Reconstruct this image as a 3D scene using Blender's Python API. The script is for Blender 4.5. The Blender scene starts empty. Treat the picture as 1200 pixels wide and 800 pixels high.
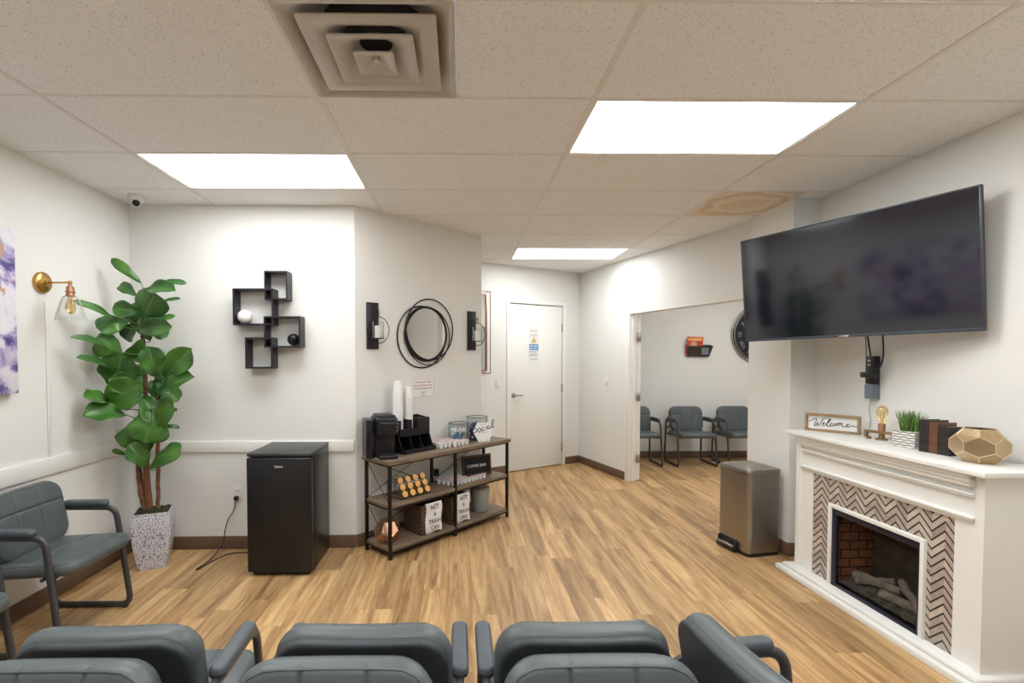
import bpy, bmesh, math, random
from mathutils import Vector, Matrix, Euler
random.seed(7)
PI = math.pi
scn = bpy.context.scene
COL = scn.collection
CE = 2.6173

# ------------------------------------------------------------------ materials
def nd(nt, t, **kw):
    n = nt.nodes.new(t)
    for k, v in kw.items():
        if k in n.inputs: n.inputs[k].default_value = v
        else: setattr(n, k, v)
    return n

def mat(name, col, rough=0.5, metal=0.0, nscale=0, namt=0.0, bump=0.0, bscale=60, emit=0, coat=0, trans=0, ior=1.45, spec=0.5, stretch=(1, 1, 1), col2=None):
    m = bpy.data.materials.new(name); m.use_nodes = True
    nt = m.node_tree; b = nt.nodes['Principled BSDF']
    c = (col[0], col[1], col[2], 1)
    b.inputs['Base Color'].default_value = c
    b.inputs['Roughness'].default_value = rough
    b.inputs['Metallic'].default_value = metal
    b.inputs['Specular IOR Level'].default_value = spec
    b.inputs['Coat Weight'].default_value = coat
    b.inputs['Transmission Weight'].default_value = trans
    b.inputs['IOR'].default_value = ior
    tc = nd(nt, 'ShaderNodeTexCoord'); mp = nd(nt, 'ShaderNodeMapping')
    mp.inputs['Scale'].default_value = stretch
    nt.links.new(tc.outputs['Object'], mp.inputs['Vector'])
    if nscale:
        n = nd(nt, 'ShaderNodeTexNoise', Scale=nscale, Detail=4.0)
        nt.links.new(mp.outputs['Vector'], n.inputs['Vector'])
        r = nd(nt, 'ShaderNodeValToRGB')
        r.color_ramp.elements[0].position = 0.3; r.color_ramp.elements[1].position = 0.7
        c2 = col2 if col2 else tuple(x*(1-namt) for x in col)
        r.color_ramp.elements[0].color = (c2[0], c2[1], c2[2], 1); r.color_ramp.elements[1].color = c
        nt.links.new(n.outputs['Fac'], r.inputs['Fac']); nt.links.new(r.outputs['Color'], b.inputs['Base Color'])
    if bump:
        n = nd(nt, 'ShaderNodeTexNoise', Scale=bscale, Detail=3.0)
        nt.links.new(mp.outputs['Vector'], n.inputs['Vector'])
        bp = nd(nt, 'ShaderNodeBump', Strength=bump, Distance=0.002)
        nt.links.new(n.outputs['Fac'], bp.inputs['Height']); nt.links.new(bp.outputs['Normal'], b.inputs['Normal'])
    if emit:
        b.inputs['Emission Color'].default_value = c; b.inputs['Emission Strength'].default_value = emit
    return m

M = {}
M['wall'] = mat('wall_paint', (0.79, 0.785, 0.750), 0.75, bump=0.35, bscale=140)
M['trim'] = mat('trim_paint', (0.84, 0.83, 0.79), 0.45)
M['doorp'] = mat('door_paint', (0.84, 0.84, 0.80), 0.4, bump=0.08, bscale=80)
M['vinyl_base'] = mat('brown_vinyl', (0.16, 0.095, 0.06), 0.5, nscale=3, namt=0.15)
M['black'] = mat('black_plastic', (0.012, 0.012, 0.016), 0.35, nscale=30, namt=0.2)
M['blackm'] = mat('black_metal', (0.012, 0.010, 0.010), 0.4, metal=0.2, nscale=30, namt=0.2)
M['fridge'] = mat('fridge_black', (0.010, 0.010, 0.011), 0.33, bump=0.25, bscale=300)
M['vinyl'] = mat('grey_vinyl', (0.098, 0.116, 0.118), 0.40, nscale=12, namt=0.12, bump=0.15, bscale=250)
M['shell'] = mat('back_shell', (0.045, 0.053, 0.058), 0.5, nscale=30, namt=0.2)
M['frame'] = mat('grey_frame', (0.085, 0.085, 0.090), 0.38, metal=0.4, nscale=30, namt=0.15)
M['armpad'] = mat('arm_pad', (0.085, 0.100, 0.112), 0.45, nscale=30, namt=0.15)
M['white'] = mat('white_plastic', (0.80, 0.80, 0.78), 0.4, nscale=30, namt=0.04)
M['paper'] = mat('white_paper', (0.85, 0.85, 0.83), 0.7, nscale=20, namt=0.04)
M['fpwhite'] = mat('mantel_paint', (0.84, 0.835, 0.80), 0.35, nscale=10, namt=0.02)
M['fpside'] = mat('mantel_side_paint', (0.62, 0.60, 0.55), 0.5, nscale=10, namt=0.03)
M['brass'] = mat('brass', (0.62, 0.36, 0.11), 0.28, metal=1.0, nscale=20, namt=0.15)
M['copper'] = mat('copper', (0.55, 0.30, 0.20), 0.3, metal=1.0, nscale=20, namt=0.15)
M['gold'] = mat('champagne_gold', (0.52, 0.38, 0.22), 0.26, metal=0.85, nscale=25, namt=0.15)
M['goldedge'] = mat('gold_edge_highlight', (0.80, 0.68, 0.50), 0.3, metal=0.6, nscale=25, namt=0.05)  # paler gold, paints the highlight along the bowl's facet edges
M['steel'] = mat('brushed_steel', (0.40, 0.375, 0.34), 0.33, metal=1.0, nscale=18, namt=0.12, stretch=(1, 1, 14))
M['nickel'] = mat('nickel', (0.42, 0.40, 0.37), 0.3, metal=1.0, nscale=20, namt=0.1)
M['clearplastic'] = mat('smoke_plastic', (0.10, 0.09, 0.085), 0.15, nscale=10, namt=0.1, trans=0.5)
M['ball'] = mat('white_ceramic', (0.85, 0.84, 0.82), 0.3, nscale=5, namt=0.03)
M['shelfb'] = mat('espresso_shelf', (0.016, 0.013, 0.020), 0.4, nscale=20, namt=0.2)
M['rustic'] = mat('rustic_wood', (0.42, 0.27, 0.13), 0.6, nscale=14, namt=0.45, stretch=(1, 1, 8), bump=0.2)
M['darkwood'] = mat('dark_wood', (0.09, 0.045, 0.022), 0.5, nscale=14, namt=0.45, stretch=(6, 1, 6))
M['chalk'] = mat('chalkboard', (0.012, 0.011, 0.010), 0.7, nscale=20, namt=0.2)
M['ink'] = mat('black_ink', (0.01, 0.01, 0.012), 0.6, nscale=20, namt=0.1)
M['navy'] = mat('navy_ink', (0.015, 0.025, 0.12), 0.5, nscale=20, namt=0.1)
M['redink'] = mat('red_ink', (0.40, 0.09, 0.08), 0.6, nscale=20, namt=0.1)
M['greyink'] = mat('grey_ink', (0.30, 0.30, 0.33), 0.6, nscale=20, namt=0.1)
M['blueink'] = mat('blue_ink', (0.05, 0.30, 0.62), 0.5, nscale=20, namt=0.1)
M['yellow'] = mat('yellow_ink', (0.65, 0.52, 0.16), 0.5, nscale=20, namt=0.1)
M['podtop'] = mat('pink_foil', (0.72, 0.42, 0.42), 0.4, nscale=60, col2=(0.85, 0.78, 0.76))
M['orange'] = mat('orange_pod_foil', (0.80, 0.34, 0.06), 0.4, nscale=60, col2=(0.88, 0.62, 0.25))
M['podside'] = mat('brown_pod', (0.25, 0.08, 0.03), 0.4, nscale=20, namt=0.2)
M['basket'] = mat('wicker', (0.10, 0.055, 0.03), 0.7, nscale=20, namt=0.3)
M['canister'] = mat('sage_canister', (0.30, 0.34, 0.31), 0.5, nscale=8, namt=0.08)
M['canlid'] = mat('taupe_lid', (0.26, 0.24, 0.20), 0.5, nscale=8, namt=0.08)
M['teal'] = mat('teal_pack', (0.08, 0.28, 0.38), 0.5, nscale=8, namt=0.2)
M['cream'] = mat('cream_pack', (0.75, 0.68, 0.58), 0.6, nscale=8, namt=0.15)
M['plumpack'] = mat('dark_pack', (0.12, 0.10, 0.18), 0.5, nscale=8, namt=0.3)
M['bark'] = mat('bark', (0.26, 0.11, 0.05), 0.8, nscale=30, namt=0.55, bump=0.8, bscale=60)
M['moss'] = mat('moss', (0.045, 0.05, 0.018), 0.95, nscale=50, namt=0.6, bump=1.0, bscale=90)
M['grass'] = mat('grass', (0.16, 0.28, 0.05), 0.5, nscale=14, col2=(0.06, 0.14, 0.03))
M['slate'] = mat('slate_plastic', (0.16, 0.20, 0.23), 0.4, nscale=20, namt=0.1)
M['redmag'] = mat('red_cover', (0.55, 0.02, 0.015), 0.35, nscale=14, col2=(0.75, 0.10, 0.03))
M['skinmag'] = mat('pale_cover_print', (0.70, 0.45, 0.36), 0.35, nscale=30, namt=0.2)
M['vent'] = mat('vent_enamel', (0.56, 0.52, 0.47), 0.35, nscale=4, namt=0.12)
M['ventdark'] = mat('vent_throat', (0.05, 0.045, 0.04), 0.7, nscale=10, namt=0.2)
M['grid'] = mat('grid_metal', (0.78, 0.76, 0.73), 0.5, nscale=10, namt=0.05)
M['lamp'] = mat('lamp_diffuser', (0.965, 0.985, 1.0), 0.5, emit=10.8)
M['books1'] = mat('dark_leather', (0.03, 0.02, 0.018), 0.5, nscale=30, namt=0.4, bump=0.4)
M['books2'] = mat('brown_leather', (0.17, 0.07, 0.035), 0.5, nscale=30, namt=0.4, bump=0.4)
M['pages'] = mat('page_block', (0.35, 0.22, 0.13), 0.8, nscale=60, namt=0.3, stretch=(1, 8, 1))
M['firebox'] = mat('firebox_black', (0.012, 0.012, 0.014), 0.5, nscale=10, namt=0.2)
M['log'] = mat('grey_log', (0.46, 0.41, 0.35), 0.9, nscale=18, namt=0.5, bump=0.8)
M['ember'] = mat('ember_bed', (0.24, 0.21, 0.18), 0.9, nscale=40, col2=(0.04, 0.04, 0.04), bump=1.0)
M['candle'] = mat('candle_wax', (0.80, 0.78, 0.72), 0.5, nscale=10, namt=0.03)

def glass(name, col, rough=0.02, a=0.85, tint=None):
    # thin architectural glass: mostly transparent with a fresnel reflection
    m = bpy.data.materials.new(name); m.use_nodes = True; nt = m.node_tree
    for n in list(nt.nodes): nt.nodes.remove(n)
    o = nd(nt, 'ShaderNodeOutputMaterial'); mx = nd(nt, 'ShaderNodeMixShader')
    t = nd(nt, 'ShaderNodeBsdfTransparent', Color=(col[0], col[1], col[2], 1))
    g = nd(nt, 'ShaderNodeBsdfGlossy', Roughness=rough, Color=(1, 1, 1, 1))
    lw = nd(nt, 'ShaderNodeLayerWeight', Blend=a)
    mr = nd(nt, 'ShaderNodeMath', operation='MULTIPLY'); mr.inputs[1].default_value = 0.6
    nt.links.new(lw.outputs['Fresnel'], mr.inputs[0])
    nt.links.new(mr.outputs[0], mx.inputs[0]); nt.links.new(t.outputs[0], mx.inputs[1]); nt.links.new(g.outputs[0], mx.inputs[2])
    nt.links.new(mx.outputs[0], o.inputs[0]); return m
M['glass'] = glass('clear_glass', (0.95, 0.96, 0.95), a=0.22)
M['bowlglass'] = glass('bowl_glass', (0.90, 0.92, 0.92), a=0.2)
M['fireglass'] = glass('fire_glass', (0.80, 0.79, 0.77), a=0.08)
M['amber'] = glass('amber_glass', (0.95, 0.83, 0.60), a=0.45)

def mirror_mat():
    m = mat('mirror_silver', (0.80, 0.82, 0.80), 0.02, metal=1.0); return m
M['mirror'] = mirror_mat()

def screen_mat():
    m = mat('tv_screen', (0.004, 0.004, 0.011), 0.09, spec=1.0, coat=0.35); m.node_tree.nodes['Principled BSDF'].inputs['Coat Roughness'].default_value = 0.05
    return m
M['screen'] = screen_mat()

def floor_mat():
    m = bpy.data.materials.new('oak_vinyl_plank'); m.use_nodes = True; nt = m.node_tree; b = nt.nodes['Principled BSDF']
    L = nt.links.new
    tc = nd(nt, 'ShaderNodeTexCoord')
    def mth(op, a, b_=None, c=None):
        n = nd(nt, 'ShaderNodeMath', operation=op)
        for i, v in enumerate((a, b_, c)):
            if v is None: continue
            if isinstance(v, (int, float)): n.inputs[i].default_value = v
            else: L(v, n.inputs[i])
        return n.outputs[0]
    sp = nd(nt, 'ShaderNodeSeparateXYZ'); L(tc.outputs['Object'], sp.inputs[0])
    PWd, PLn = 0.150, 1.22
    xr = mth('DIVIDE', mth('ADD', sp.outputs['X'], 20.03), PWd); row = mth('FLOOR', xr)
    w1 = nd(nt, 'ShaderNodeTexWhiteNoise'); w1.noise_dimensions = '1D'; L(row, w1.inputs['W'])
    yr = mth('ADD', mth('DIVIDE', mth('ADD', sp.outputs['Y'], 20.0), PLn), w1.outputs['Value']); colm = mth('FLOOR', yr)
    cb = nd(nt, 'ShaderNodeCombineXYZ'); L(row, cb.inputs[0]); L(colm, cb.inputs[1])
    w2 = nd(nt, 'ShaderNodeTexWhiteNoise'); w2.noise_dimensions = '2D'; L(cb.outputs[0], w2.inputs['Vector'])
    ex = mth('ABSOLUTE', mth('SUBTRACT', mth('FRACT', xr), 0.5)); ey = mth('ABSOLUTE', mth('SUBTRACT', mth('FRACT', yr), 0.5))
    seam = mth('MAXIMUM', mth('GREATER_THAN', ex, 0.5-0.0011/PWd), mth('GREATER_THAN', ey, 0.5-0.0013/PLn))
    # grain, offset per plank
    sc = nd(nt, 'ShaderNodeVectorMath', operation='MULTIPLY'); sc.inputs[1].default_value = (23.0, 1.6, 1)
    L(tc.outputs['Object'], sc.inputs[0])
    off = nd(nt, 'ShaderNodeVectorMath', operation='MULTIPLY'); off.inputs[1].default_value = (17, 23, 11)
    L(w2.outputs['Color'], off.inputs[0])
    ad = nd(nt, 'ShaderNodeVectorMath', operation='ADD'); L(sc.outputs[0], ad.inputs[0]); L(off.outputs[0], ad.inputs[1])
    n1 = nd(nt, 'ShaderNodeTexNoise', Scale=0.7, Detail=5.0, Roughness=0.6, Distortion=0.8); L(ad.outputs[0], n1.inputs['Vector'])
    n2 = nd(nt, 'ShaderNodeTexNoise', Scale=4.5, Detail=6.0, Roughness=0.75, Distortion=0.3); L(ad.outputs[0], n2.inputs['Vector'])
    r1 = nd(nt, 'ShaderNodeValToRGB'); e = r1.color_ramp.elements
    e[0].position = 0.30; e[0].color = (0.235, 0.130, 0.052, 1); e[1].position = 0.68; e[1].color = (0.66, 0.455, 0.225, 1)
    x = e.new(0.47); x.color = (0.46, 0.285, 0.128, 1)
    L(n1.outputs['Fac'], r1.inputs['Fac'])
    mx = nd(nt, 'ShaderNodeMixRGB', blend_type='MULTIPLY'); mx.inputs[0].default_value = 0.55
    r2 = nd(nt, 'ShaderNodeValToRGB'); r2.color_ramp.elements[0].position = 0.35; r2.color_ramp.elements[0].color = (0.62, 0.55, 0.48, 1)
    r2.color_ramp.elements[1].position = 0.60; r2.color_ramp.elements[1].color = (1.06, 1.04, 1.02, 1)
    L(n2.outputs['Fac'], r2.inputs['Fac']); L(r1.outputs['Color'], mx.inputs[1]); L(r2.outputs['Color'], mx.inputs[2])
    # plank tone
    mx2 = nd(nt, 'ShaderNodeMixRGB', blend_type='MULTIPLY'); mx2.inputs[0].default_value = 1.0
    r3 = nd(nt, 'ShaderNodeValToRGB'); r3.color_ramp.elements[0].color = (0.80, 0.79, 0.78, 1); r3.color_ramp.elements[1].color = (1.20, 1.20, 1.20, 1)
    L(w2.outputs['Value'], r3.inputs['Fac']); L(mx.outputs[0], mx2.inputs[1]); L(r3.outputs['Color'], mx2.inputs[2])
    mx3 = nd(nt, 'ShaderNodeMixRGB', blend_type='MULTIPLY'); mx3.inputs[2].default_value = (0.78, 0.74, 0.70, 1)
    L(seam, mx3.inputs[0]); L(mx2.outputs[0], mx3.inputs[1])
    L(mx3.outputs[0], b.inputs['Base Color'])
    b.inputs['Roughness'].default_value = 0.42
    bp = nd(nt, 'ShaderNodeBump', Strength=0.12, Distance=0.002); L(n2.outputs['Fac'], bp.inputs['Height']); L(bp.outputs['Normal'], b.inputs['Normal'])
    return m
M['floor'] = floor_mat()

def tile_mat(name, base, stain=False):
    m = bpy.data.materials.new(name); m.use_nodes = True; nt = m.node_tree; b = nt.nodes['Principled BSDF']; L = nt.links.new
    tc = nd(nt, 'ShaderNodeTexCoord')
    n = nd(nt, 'ShaderNodeTexNoise', Scale=150.0, Detail=2.0, Roughness=0.6); L(tc.outputs['Object'], n.inputs['Vector'])
    r = nd(nt, 'ShaderNodeValToRGB'); e = r.color_ramp.elements
    e[0].position = 0.30; e[0].color = tuple(x*0.55 for x in base)+(1,); e[1].position = 0.40; e[1].color = tuple(base)+(1,)
    L(n.outputs['Fac'], r.inputs['Fac']); last = r.outputs['Color']
    if stain:
        n2 = nd(nt, 'ShaderNodeTexNoise', Scale=2.6, Detail=3.0, Distortion=1.2); L(tc.outputs['Object'], n2.inputs['Vector'])
        mp = nd(nt, 'ShaderNodeMapping'); mp.inputs['Scale'].default_value = (2.3, 2.6, 0.0); L(tc.outputs['Object'], mp.inputs['Vector'])
        vl = nd(nt, 'ShaderNodeVectorMath', operation='LENGTH'); L(mp.outputs[0], vl.inputs[0])
        ad = nd(nt, 'ShaderNodeMath', operation='MULTIPLY_ADD'); ad.inputs[1].default_value = 0.9
        L(n2.outputs['Fac'], ad.inputs[0]); L(vl.outputs['Value'], ad.inputs[2])
        r2 = nd(nt, 'ShaderNodeValToRGB'); r2.color_ramp.interpolation = 'EASE'; e = r2.color_ramp.elements
        e[0].position = 0.0; e[0].color = (0.86, 0.70, 0.50, 1); e[1].position = 1.0; e[1].color = (1, 1, 1, 1)
        for p, c in ((0.40, (0.88, 0.74, 0.56, 1)), (0.50, (0.95, 0.86, 0.72, 1)), (0.62, (0.80, 0.64, 0.45, 1)), (0.70, (0.95, 0.87, 0.74, 1)), (0.80, (0.82, 0.67, 0.50, 1)), (0.86, (0.97, 0.92, 0.84, 1)), (0.95, (0.88, 0.77, 0.62, 1)), (0.99, (1, 0.97, 0.93, 1))):
            x = e.new(p); x.color = c
        dv = nd(nt, 'ShaderNodeMath', operation='MULTIPLY'); dv.inputs[1].default_value = 0.56; L(ad.outputs[0], dv.inputs[0]); L(dv.outputs[0], r2.inputs['Fac'])
        mx = nd(nt, 'ShaderNodeMixRGB', blend_type='MULTIPLY'); mx.inputs[0].default_value = 1; L(last, mx.inputs[1]); L(r2.outputs['Color'], mx.inputs[2]); last = mx.outputs[0]
    L(last, b.inputs['Base Color']); b.inputs['Roughness'].default_value = 0.9; b.inputs['Specular IOR Level'].default_value = 0.2
    bp = nd(nt, 'ShaderNodeBump', Strength=0.4, Distance=0.003); L(n.outputs['Fac'], bp.inputs['Height']); L(bp.outputs['Normal'], b.inputs['Normal'])
    return m
M['tile'] = tile_mat('acoustic_tile', (0.87, 0.875, 0.870))
M['stain'] = tile_mat('stained_tile', (0.87, 0.865, 0.85), True)

def shelf_mat():
    m = mat('greige_plank', (0.26, 0.19, 0.13), 0.55, nscale=6, namt=0.5, stretch=(1.2, 16, 16), bump=0.2, bscale=30, col2=(0.13, 0.09, 0.062)); return m
M['plank'] = shelf_mat()

def chevron_mat():
    # chevron mosaic in object space: x across, z up
    m = bpy.data.materials.new('chevron_tile'); m.use_nodes = True; nt = m.node_tree; b = nt.nodes['Principled BSDF']; L = nt.links.new
    tc = nd(nt, 'ShaderNodeTexCoord'); sp = nd(nt, 'ShaderNodeSeparateXYZ'); L(tc.outputs['Object'], sp.inputs[0])
    def mth(op, a, b_=None, c=None):
        n = nd(nt, 'ShaderNodeMath', operation=op)
        for i, v in enumerate((a, b_, c)):
            if v is None: continue
            if isinstance(v, (int, float)): n.inputs[i].default_value = v
            else: L(v, n.inputs[i])
        return n.outputs[0]
    W = 0.132; H = 0.0445
    xs = mth('ADD', sp.outputs['X'], 10*W - 0.1475)
    pp = mth('PINGPONG', xs, W/2)                 # 0..W/2 triangle
    zz = mth('SUBTRACT', sp.outputs['Z'], mth('MULTIPLY', pp, 1.02))
    zs = mth('DIVIDE', mth('ADD', zz, 5.0), H)
    fr = mth('FRACT', zs)
    line = mth('LESS_THAN', fr, 0.25)
    idx = mth('FLOOR', zs); side = mth('FLOOR', mth('DIVIDE', xs, W/2))
    cb = nd(nt, 'ShaderNodeCombineXYZ'); L(idx, cb.inputs[0]); L(side, cb.inputs[1])
    wn = nd(nt, 'ShaderNodeTexWhiteNoise'); wn.noise_dimensions = '2D'; L(cb.outputs[0], wn.inputs['Vector'])
    r = nd(nt, 'ShaderNodeValToRGB'); e = r.color_ramp.elements
    e[0].color = (0.36, 0.29, 0.25, 1); e[1].color = (0.60, 0.53, 0.45, 1)
    L(wn.outputs['Value'], r.inputs['Fac'])
    n = nd(nt, 'ShaderNodeTexNoise', Scale=30.0, Detail=4.0); L(tc.outputs['Object'], n.inputs['Vector'])
    mx = nd(nt, 'ShaderNodeMixRGB', blend_type='OVERLAY'); mx.inputs[0].default_value = 0.35; L(r.outputs['Color'], mx.inputs[1]); L(n.outputs['Fac'], mx.inputs[2])
    m2 = nd(nt, 'ShaderNodeMixRGB'); m2.inputs[2].default_value = (0.022, 0.015, 0.015, 1); L(line, m2.inputs[0]); L(mx.outputs[0], m2.inputs[1])
    L(m2.outputs[0], b.inputs['Base Color']); b.inputs['Roughness'].default_value = 0.45
    return m
M['chevron'] = chevron_mat()

def brick_mat():
    m = bpy.data.materials.new('firebrick'); m.use_nodes = True; nt = m.node_tree; b = nt.nodes['Principled BSDF']; L = nt.links.new
    tc = nd(nt, 'ShaderNodeTexCoord'); mp = nd(nt, 'ShaderNodeMapping'); mp.inputs['Rotation'].default_value = (PI/2, 0, 0)
    sw = nd(nt, 'ShaderNodeSeparateXYZ'); L(tc.outputs['Object'], sw.inputs[0]); cb = nd(nt, 'ShaderNodeCombineXYZ')
    ax = nd(nt, 'ShaderNodeMath', operation='ADD'); L(sw.outputs['X'], ax.inputs[0]); L(sw.outputs['Y'], ax.inputs[1])
    L(ax.outputs[0], cb.inputs[0]); L(sw.outputs['Z'], cb.inputs[1])
    br = nd(nt, 'ShaderNodeTexBrick', Scale=1.0); br.inputs['Brick Width'].default_value = 0.11; br.inputs['Row Height'].default_value = 0.055
    br.inputs['Mortar Size'].default_value = 0.004; br.inputs['Color1'].default_value = (0.50, 0.22, 0.12, 1); br.inputs['Color2'].default_value = (0.36, 0.15, 0.08, 1); br.inputs['Mortar'].default_value = (0.05, 0.04, 0.035, 1)
    L(cb.outputs[0], br.inputs['Vector']); L(br.outputs['Color'], b.inputs['Base Color']); b.inputs['Roughness'].default_value = 0.8
    return m
M['brick'] = brick_mat()

def art_mat():
    m = bpy.data.materials.new('abstract_print'); m.use_nodes = True; nt = m.node_tree; b = nt.nodes['Principled BSDF']; L = nt.links.new
    tc = nd(nt, 'ShaderNodeTexCoord')
    n = nd(nt, 'ShaderNodeTexNoise', Scale=2.6, Detail=8.0, Roughness=0.6, Distortion=2.2); L(tc.outputs['Object'], n.inputs['Vector'])
    r = nd(nt, 'ShaderNodeValToRGB'); e = r.color_ramp.elements
    e[0].position = 0.33; e[0].color = (0.02, 0.018, 0.10, 1); e[1].position = 0.62; e[1].color = (0.78, 0.76, 0.80, 1)
    for p, c in ((0.42, (0.10, 0.08, 0.28, 1)), (0.475, (0.42, 0.36, 0.58, 1)), (0.53, (0.72, 0.69, 0.78, 1))):
        x = e.new(p); x.color = c
    L(n.outputs['Fac'], r.inputs['Fac'])
    n2 = nd(nt, 'ShaderNodeTexNoise', Scale=5.0, Detail=3.0, Distortion=1.0); L(tc.outputs['Object'], n2.inputs['Vector'])
    r2 = nd(nt, 'ShaderNodeValToRGB'); r2.color_ramp.elements[0].position = 0.66; r2.color_ramp.elements[0].color = (0, 0, 0, 1); r2.color_ramp.elements[1].position = 0.68; r2.color_ramp.elements[1].color = (1, 1, 1, 1)
    L(n2.outputs['Fac'], r2.inputs['Fac'])
    mx = nd(nt, 'ShaderNodeMixRGB'); mx.inputs[2].default_value = (0.50, 0.33, 0.20, 1); L(r2.outputs['Color'], mx.inputs[0]); L(r.outputs['Color'], mx.inputs[1])
    L(mx.outputs[0], b.inputs['Base Color']); b.inputs['Roughness'].default_value = 0.6
    return m
M['art'] = art_mat()

def pot_mat():
    m = bpy.data.materials.new('pebble_mosaic'); m.use_nodes = True; nt = m.node_tree; b = nt.nodes['Principled BSDF']; L = nt.links.new
    tc = nd(nt, 'ShaderNodeTexCoord')
    v = nd(nt, 'ShaderNodeTexVoronoi', Scale=72.0); v.feature = 'DISTANCE_TO_EDGE'; L(tc.outputs['Object'], v.inputs['Vector'])
    r = nd(nt, 'ShaderNodeValToRGB'); e = r.color_ramp.elements; r.color_ramp.interpolation = 'LINEAR'
    e[0].position = 0.05; e[0].color = (0.20, 0.19, 0.27, 1); e[1].position = 0.12; e[1].color = (0.80, 0.80, 0.86, 1)
    L(v.outputs['Distance'], r.inputs['Fac']); L(r.outputs['Color'], b.inputs['Base Color']); b.inputs['Roughness'].default_value = 0.4
    return m
M['pot'] = pot_mat()

def leaf_mat():
    m = bpy.data.materials.new('fig_leaf'); m.use_nodes = True; nt = m.node_tree; b = nt.nodes['Principled BSDF']; L = nt.links.new
    at = nd(nt, 'ShaderNodeUVMap'); sp = nd(nt, 'ShaderNodeSeparateXYZ'); L(at.outputs['UV'], sp.inputs[0])
    def mth(op, a, b_=None):
        n = nd(nt, 'ShaderNodeMath', operation=op)
        for i, v in enumerate((a, b_)):
            if v is None: continue
            if isinstance(v, (int, float)): n.inputs[i].default_value = v
            else: L(v, n.inputs[i])
        return n.outputs[0]
    c = mth('ABSOLUTE', mth('SUBTRACT', sp.outputs['X'], 0.5))
    mid = mth('LESS_THAN', c, 0.02)
    vv = mth('FRACT', mth('MULTIPLY', mth('SUBTRACT', sp.outputs['Y'], mth('MULTIPLY', c, 0.55)), 7.0))
    ven = mth('LESS_THAN', vv, 0.09)
    vein = mth('MAXIMUM', mid, mth('MULTIPLY', ven, 0.6))
    tc = nd(nt, 'ShaderNodeTexCoord'); n = nd(nt, 'ShaderNodeTexNoise', Scale=5.0, Detail=3.0); L(tc.outputs['Object'], n.inputs['Vector'])
    r = nd(nt, 'ShaderNodeValToRGB'); e = r.color_ramp.elements
    e[0].position = 0.33; e[0].color = (0.012, 0.062, 0.014, 1); e[1].position = 0.66; e[1].color = (0.075, 0.215, 0.030, 1)
    L(n.outputs['Fac'], r.inputs['Fac'])
    mx = nd(nt, 'ShaderNodeMixRGB'); mx.inputs[2].default_value = (0.13, 0.26, 0.07, 1); L(mth('MULTIPLY', vein, 0.7), mx.inputs[0]); L(r.outputs['Color'], mx.inputs[1])
    L(mx.outputs[0], b.inputs['Base Color']); b.inputs['Roughness'].default_value = 0.32
    return m
M['leaf'] = leaf_mat()

def weave_mat():
    m = bpy.data.materials.new('wicker_weave'); m.use_nodes = True; nt = m.node_tree; b = nt.nodes['Principled BSDF']; L = nt.links.new
    tc = nd(nt, 'ShaderNodeTexCoord'); v = nd(nt, 'ShaderNodeTexChecker', Scale=62.0); L(tc.outputs['Object'], v.inputs['Vector'])
    v.inputs['Color1'].default_value = (0.20, 0.11, 0.065, 1); v.inputs['Color2'].default_value = (0.03, 0.016, 0.010, 1)
    L(v.outputs['Color'], b.inputs['Base Color']); b.inputs['Roughness'].default_value = 0.7
    return m
M['weave'] = weave_mat()

def stripe_box_mat():
    m = bpy.data.materials.new('woven_strip_box'); m.use_nodes = True; nt = m.node_tree; b = nt.nodes['Principled BSDF']; L = nt.links.new
    tc = nd(nt, 'ShaderNodeTexCoord'); sp = nd(nt, 'ShaderNodeSeparateXYZ'); L(tc.outputs['Object'], sp.inputs[0])
    def mth(op, a, b_=None):
        n = nd(nt, 'ShaderNodeMath', operation=op)
        for i, v in enumerate((a, b_)):
            if v is None: continue
            if isinstance(v, (int, float)): n.inputs[i].default_value = v
            else: L(v, n.inputs[i])
        return n.outputs[0]
    u = mth('ADD', sp.outputs['X'], sp.outputs['Y'])
    row = mth('FLOOR', mth('DIVIDE', sp.outputs['Z'], 0.014))
    ph = mth('FRACT', mth('ADD', mth('DIVIDE', u, 0.046), mth('MULTIPLY', row, 0.5)))
    fz = mth('FRACT', mth('DIVIDE', sp.outputs['Z'], 0.014))
    a = mth('ABSOLUTE', mth('SUBTRACT', ph, 0.5)); bb = mth('ABSOLUTE', mth('SUBTRACT', fz, 0.5))
    k = mth('GREATER_THAN', mth('ADD', mth('MULTIPLY', a, 0.55), bb), 0.46)
    mx = nd(nt, 'ShaderNodeMixRGB'); mx.inputs[1].default_value = (0.72, 0.70, 0.64, 1); mx.inputs[2].default_value = (0.12, 0.10, 0.09, 1); L(k, mx.inputs[0])
    L(mx.outputs[0], b.inputs['Base Color']); b.inputs['Roughness'].default_value = 0.6
    return m
M['stripebox'] = stripe_box_mat()

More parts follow.
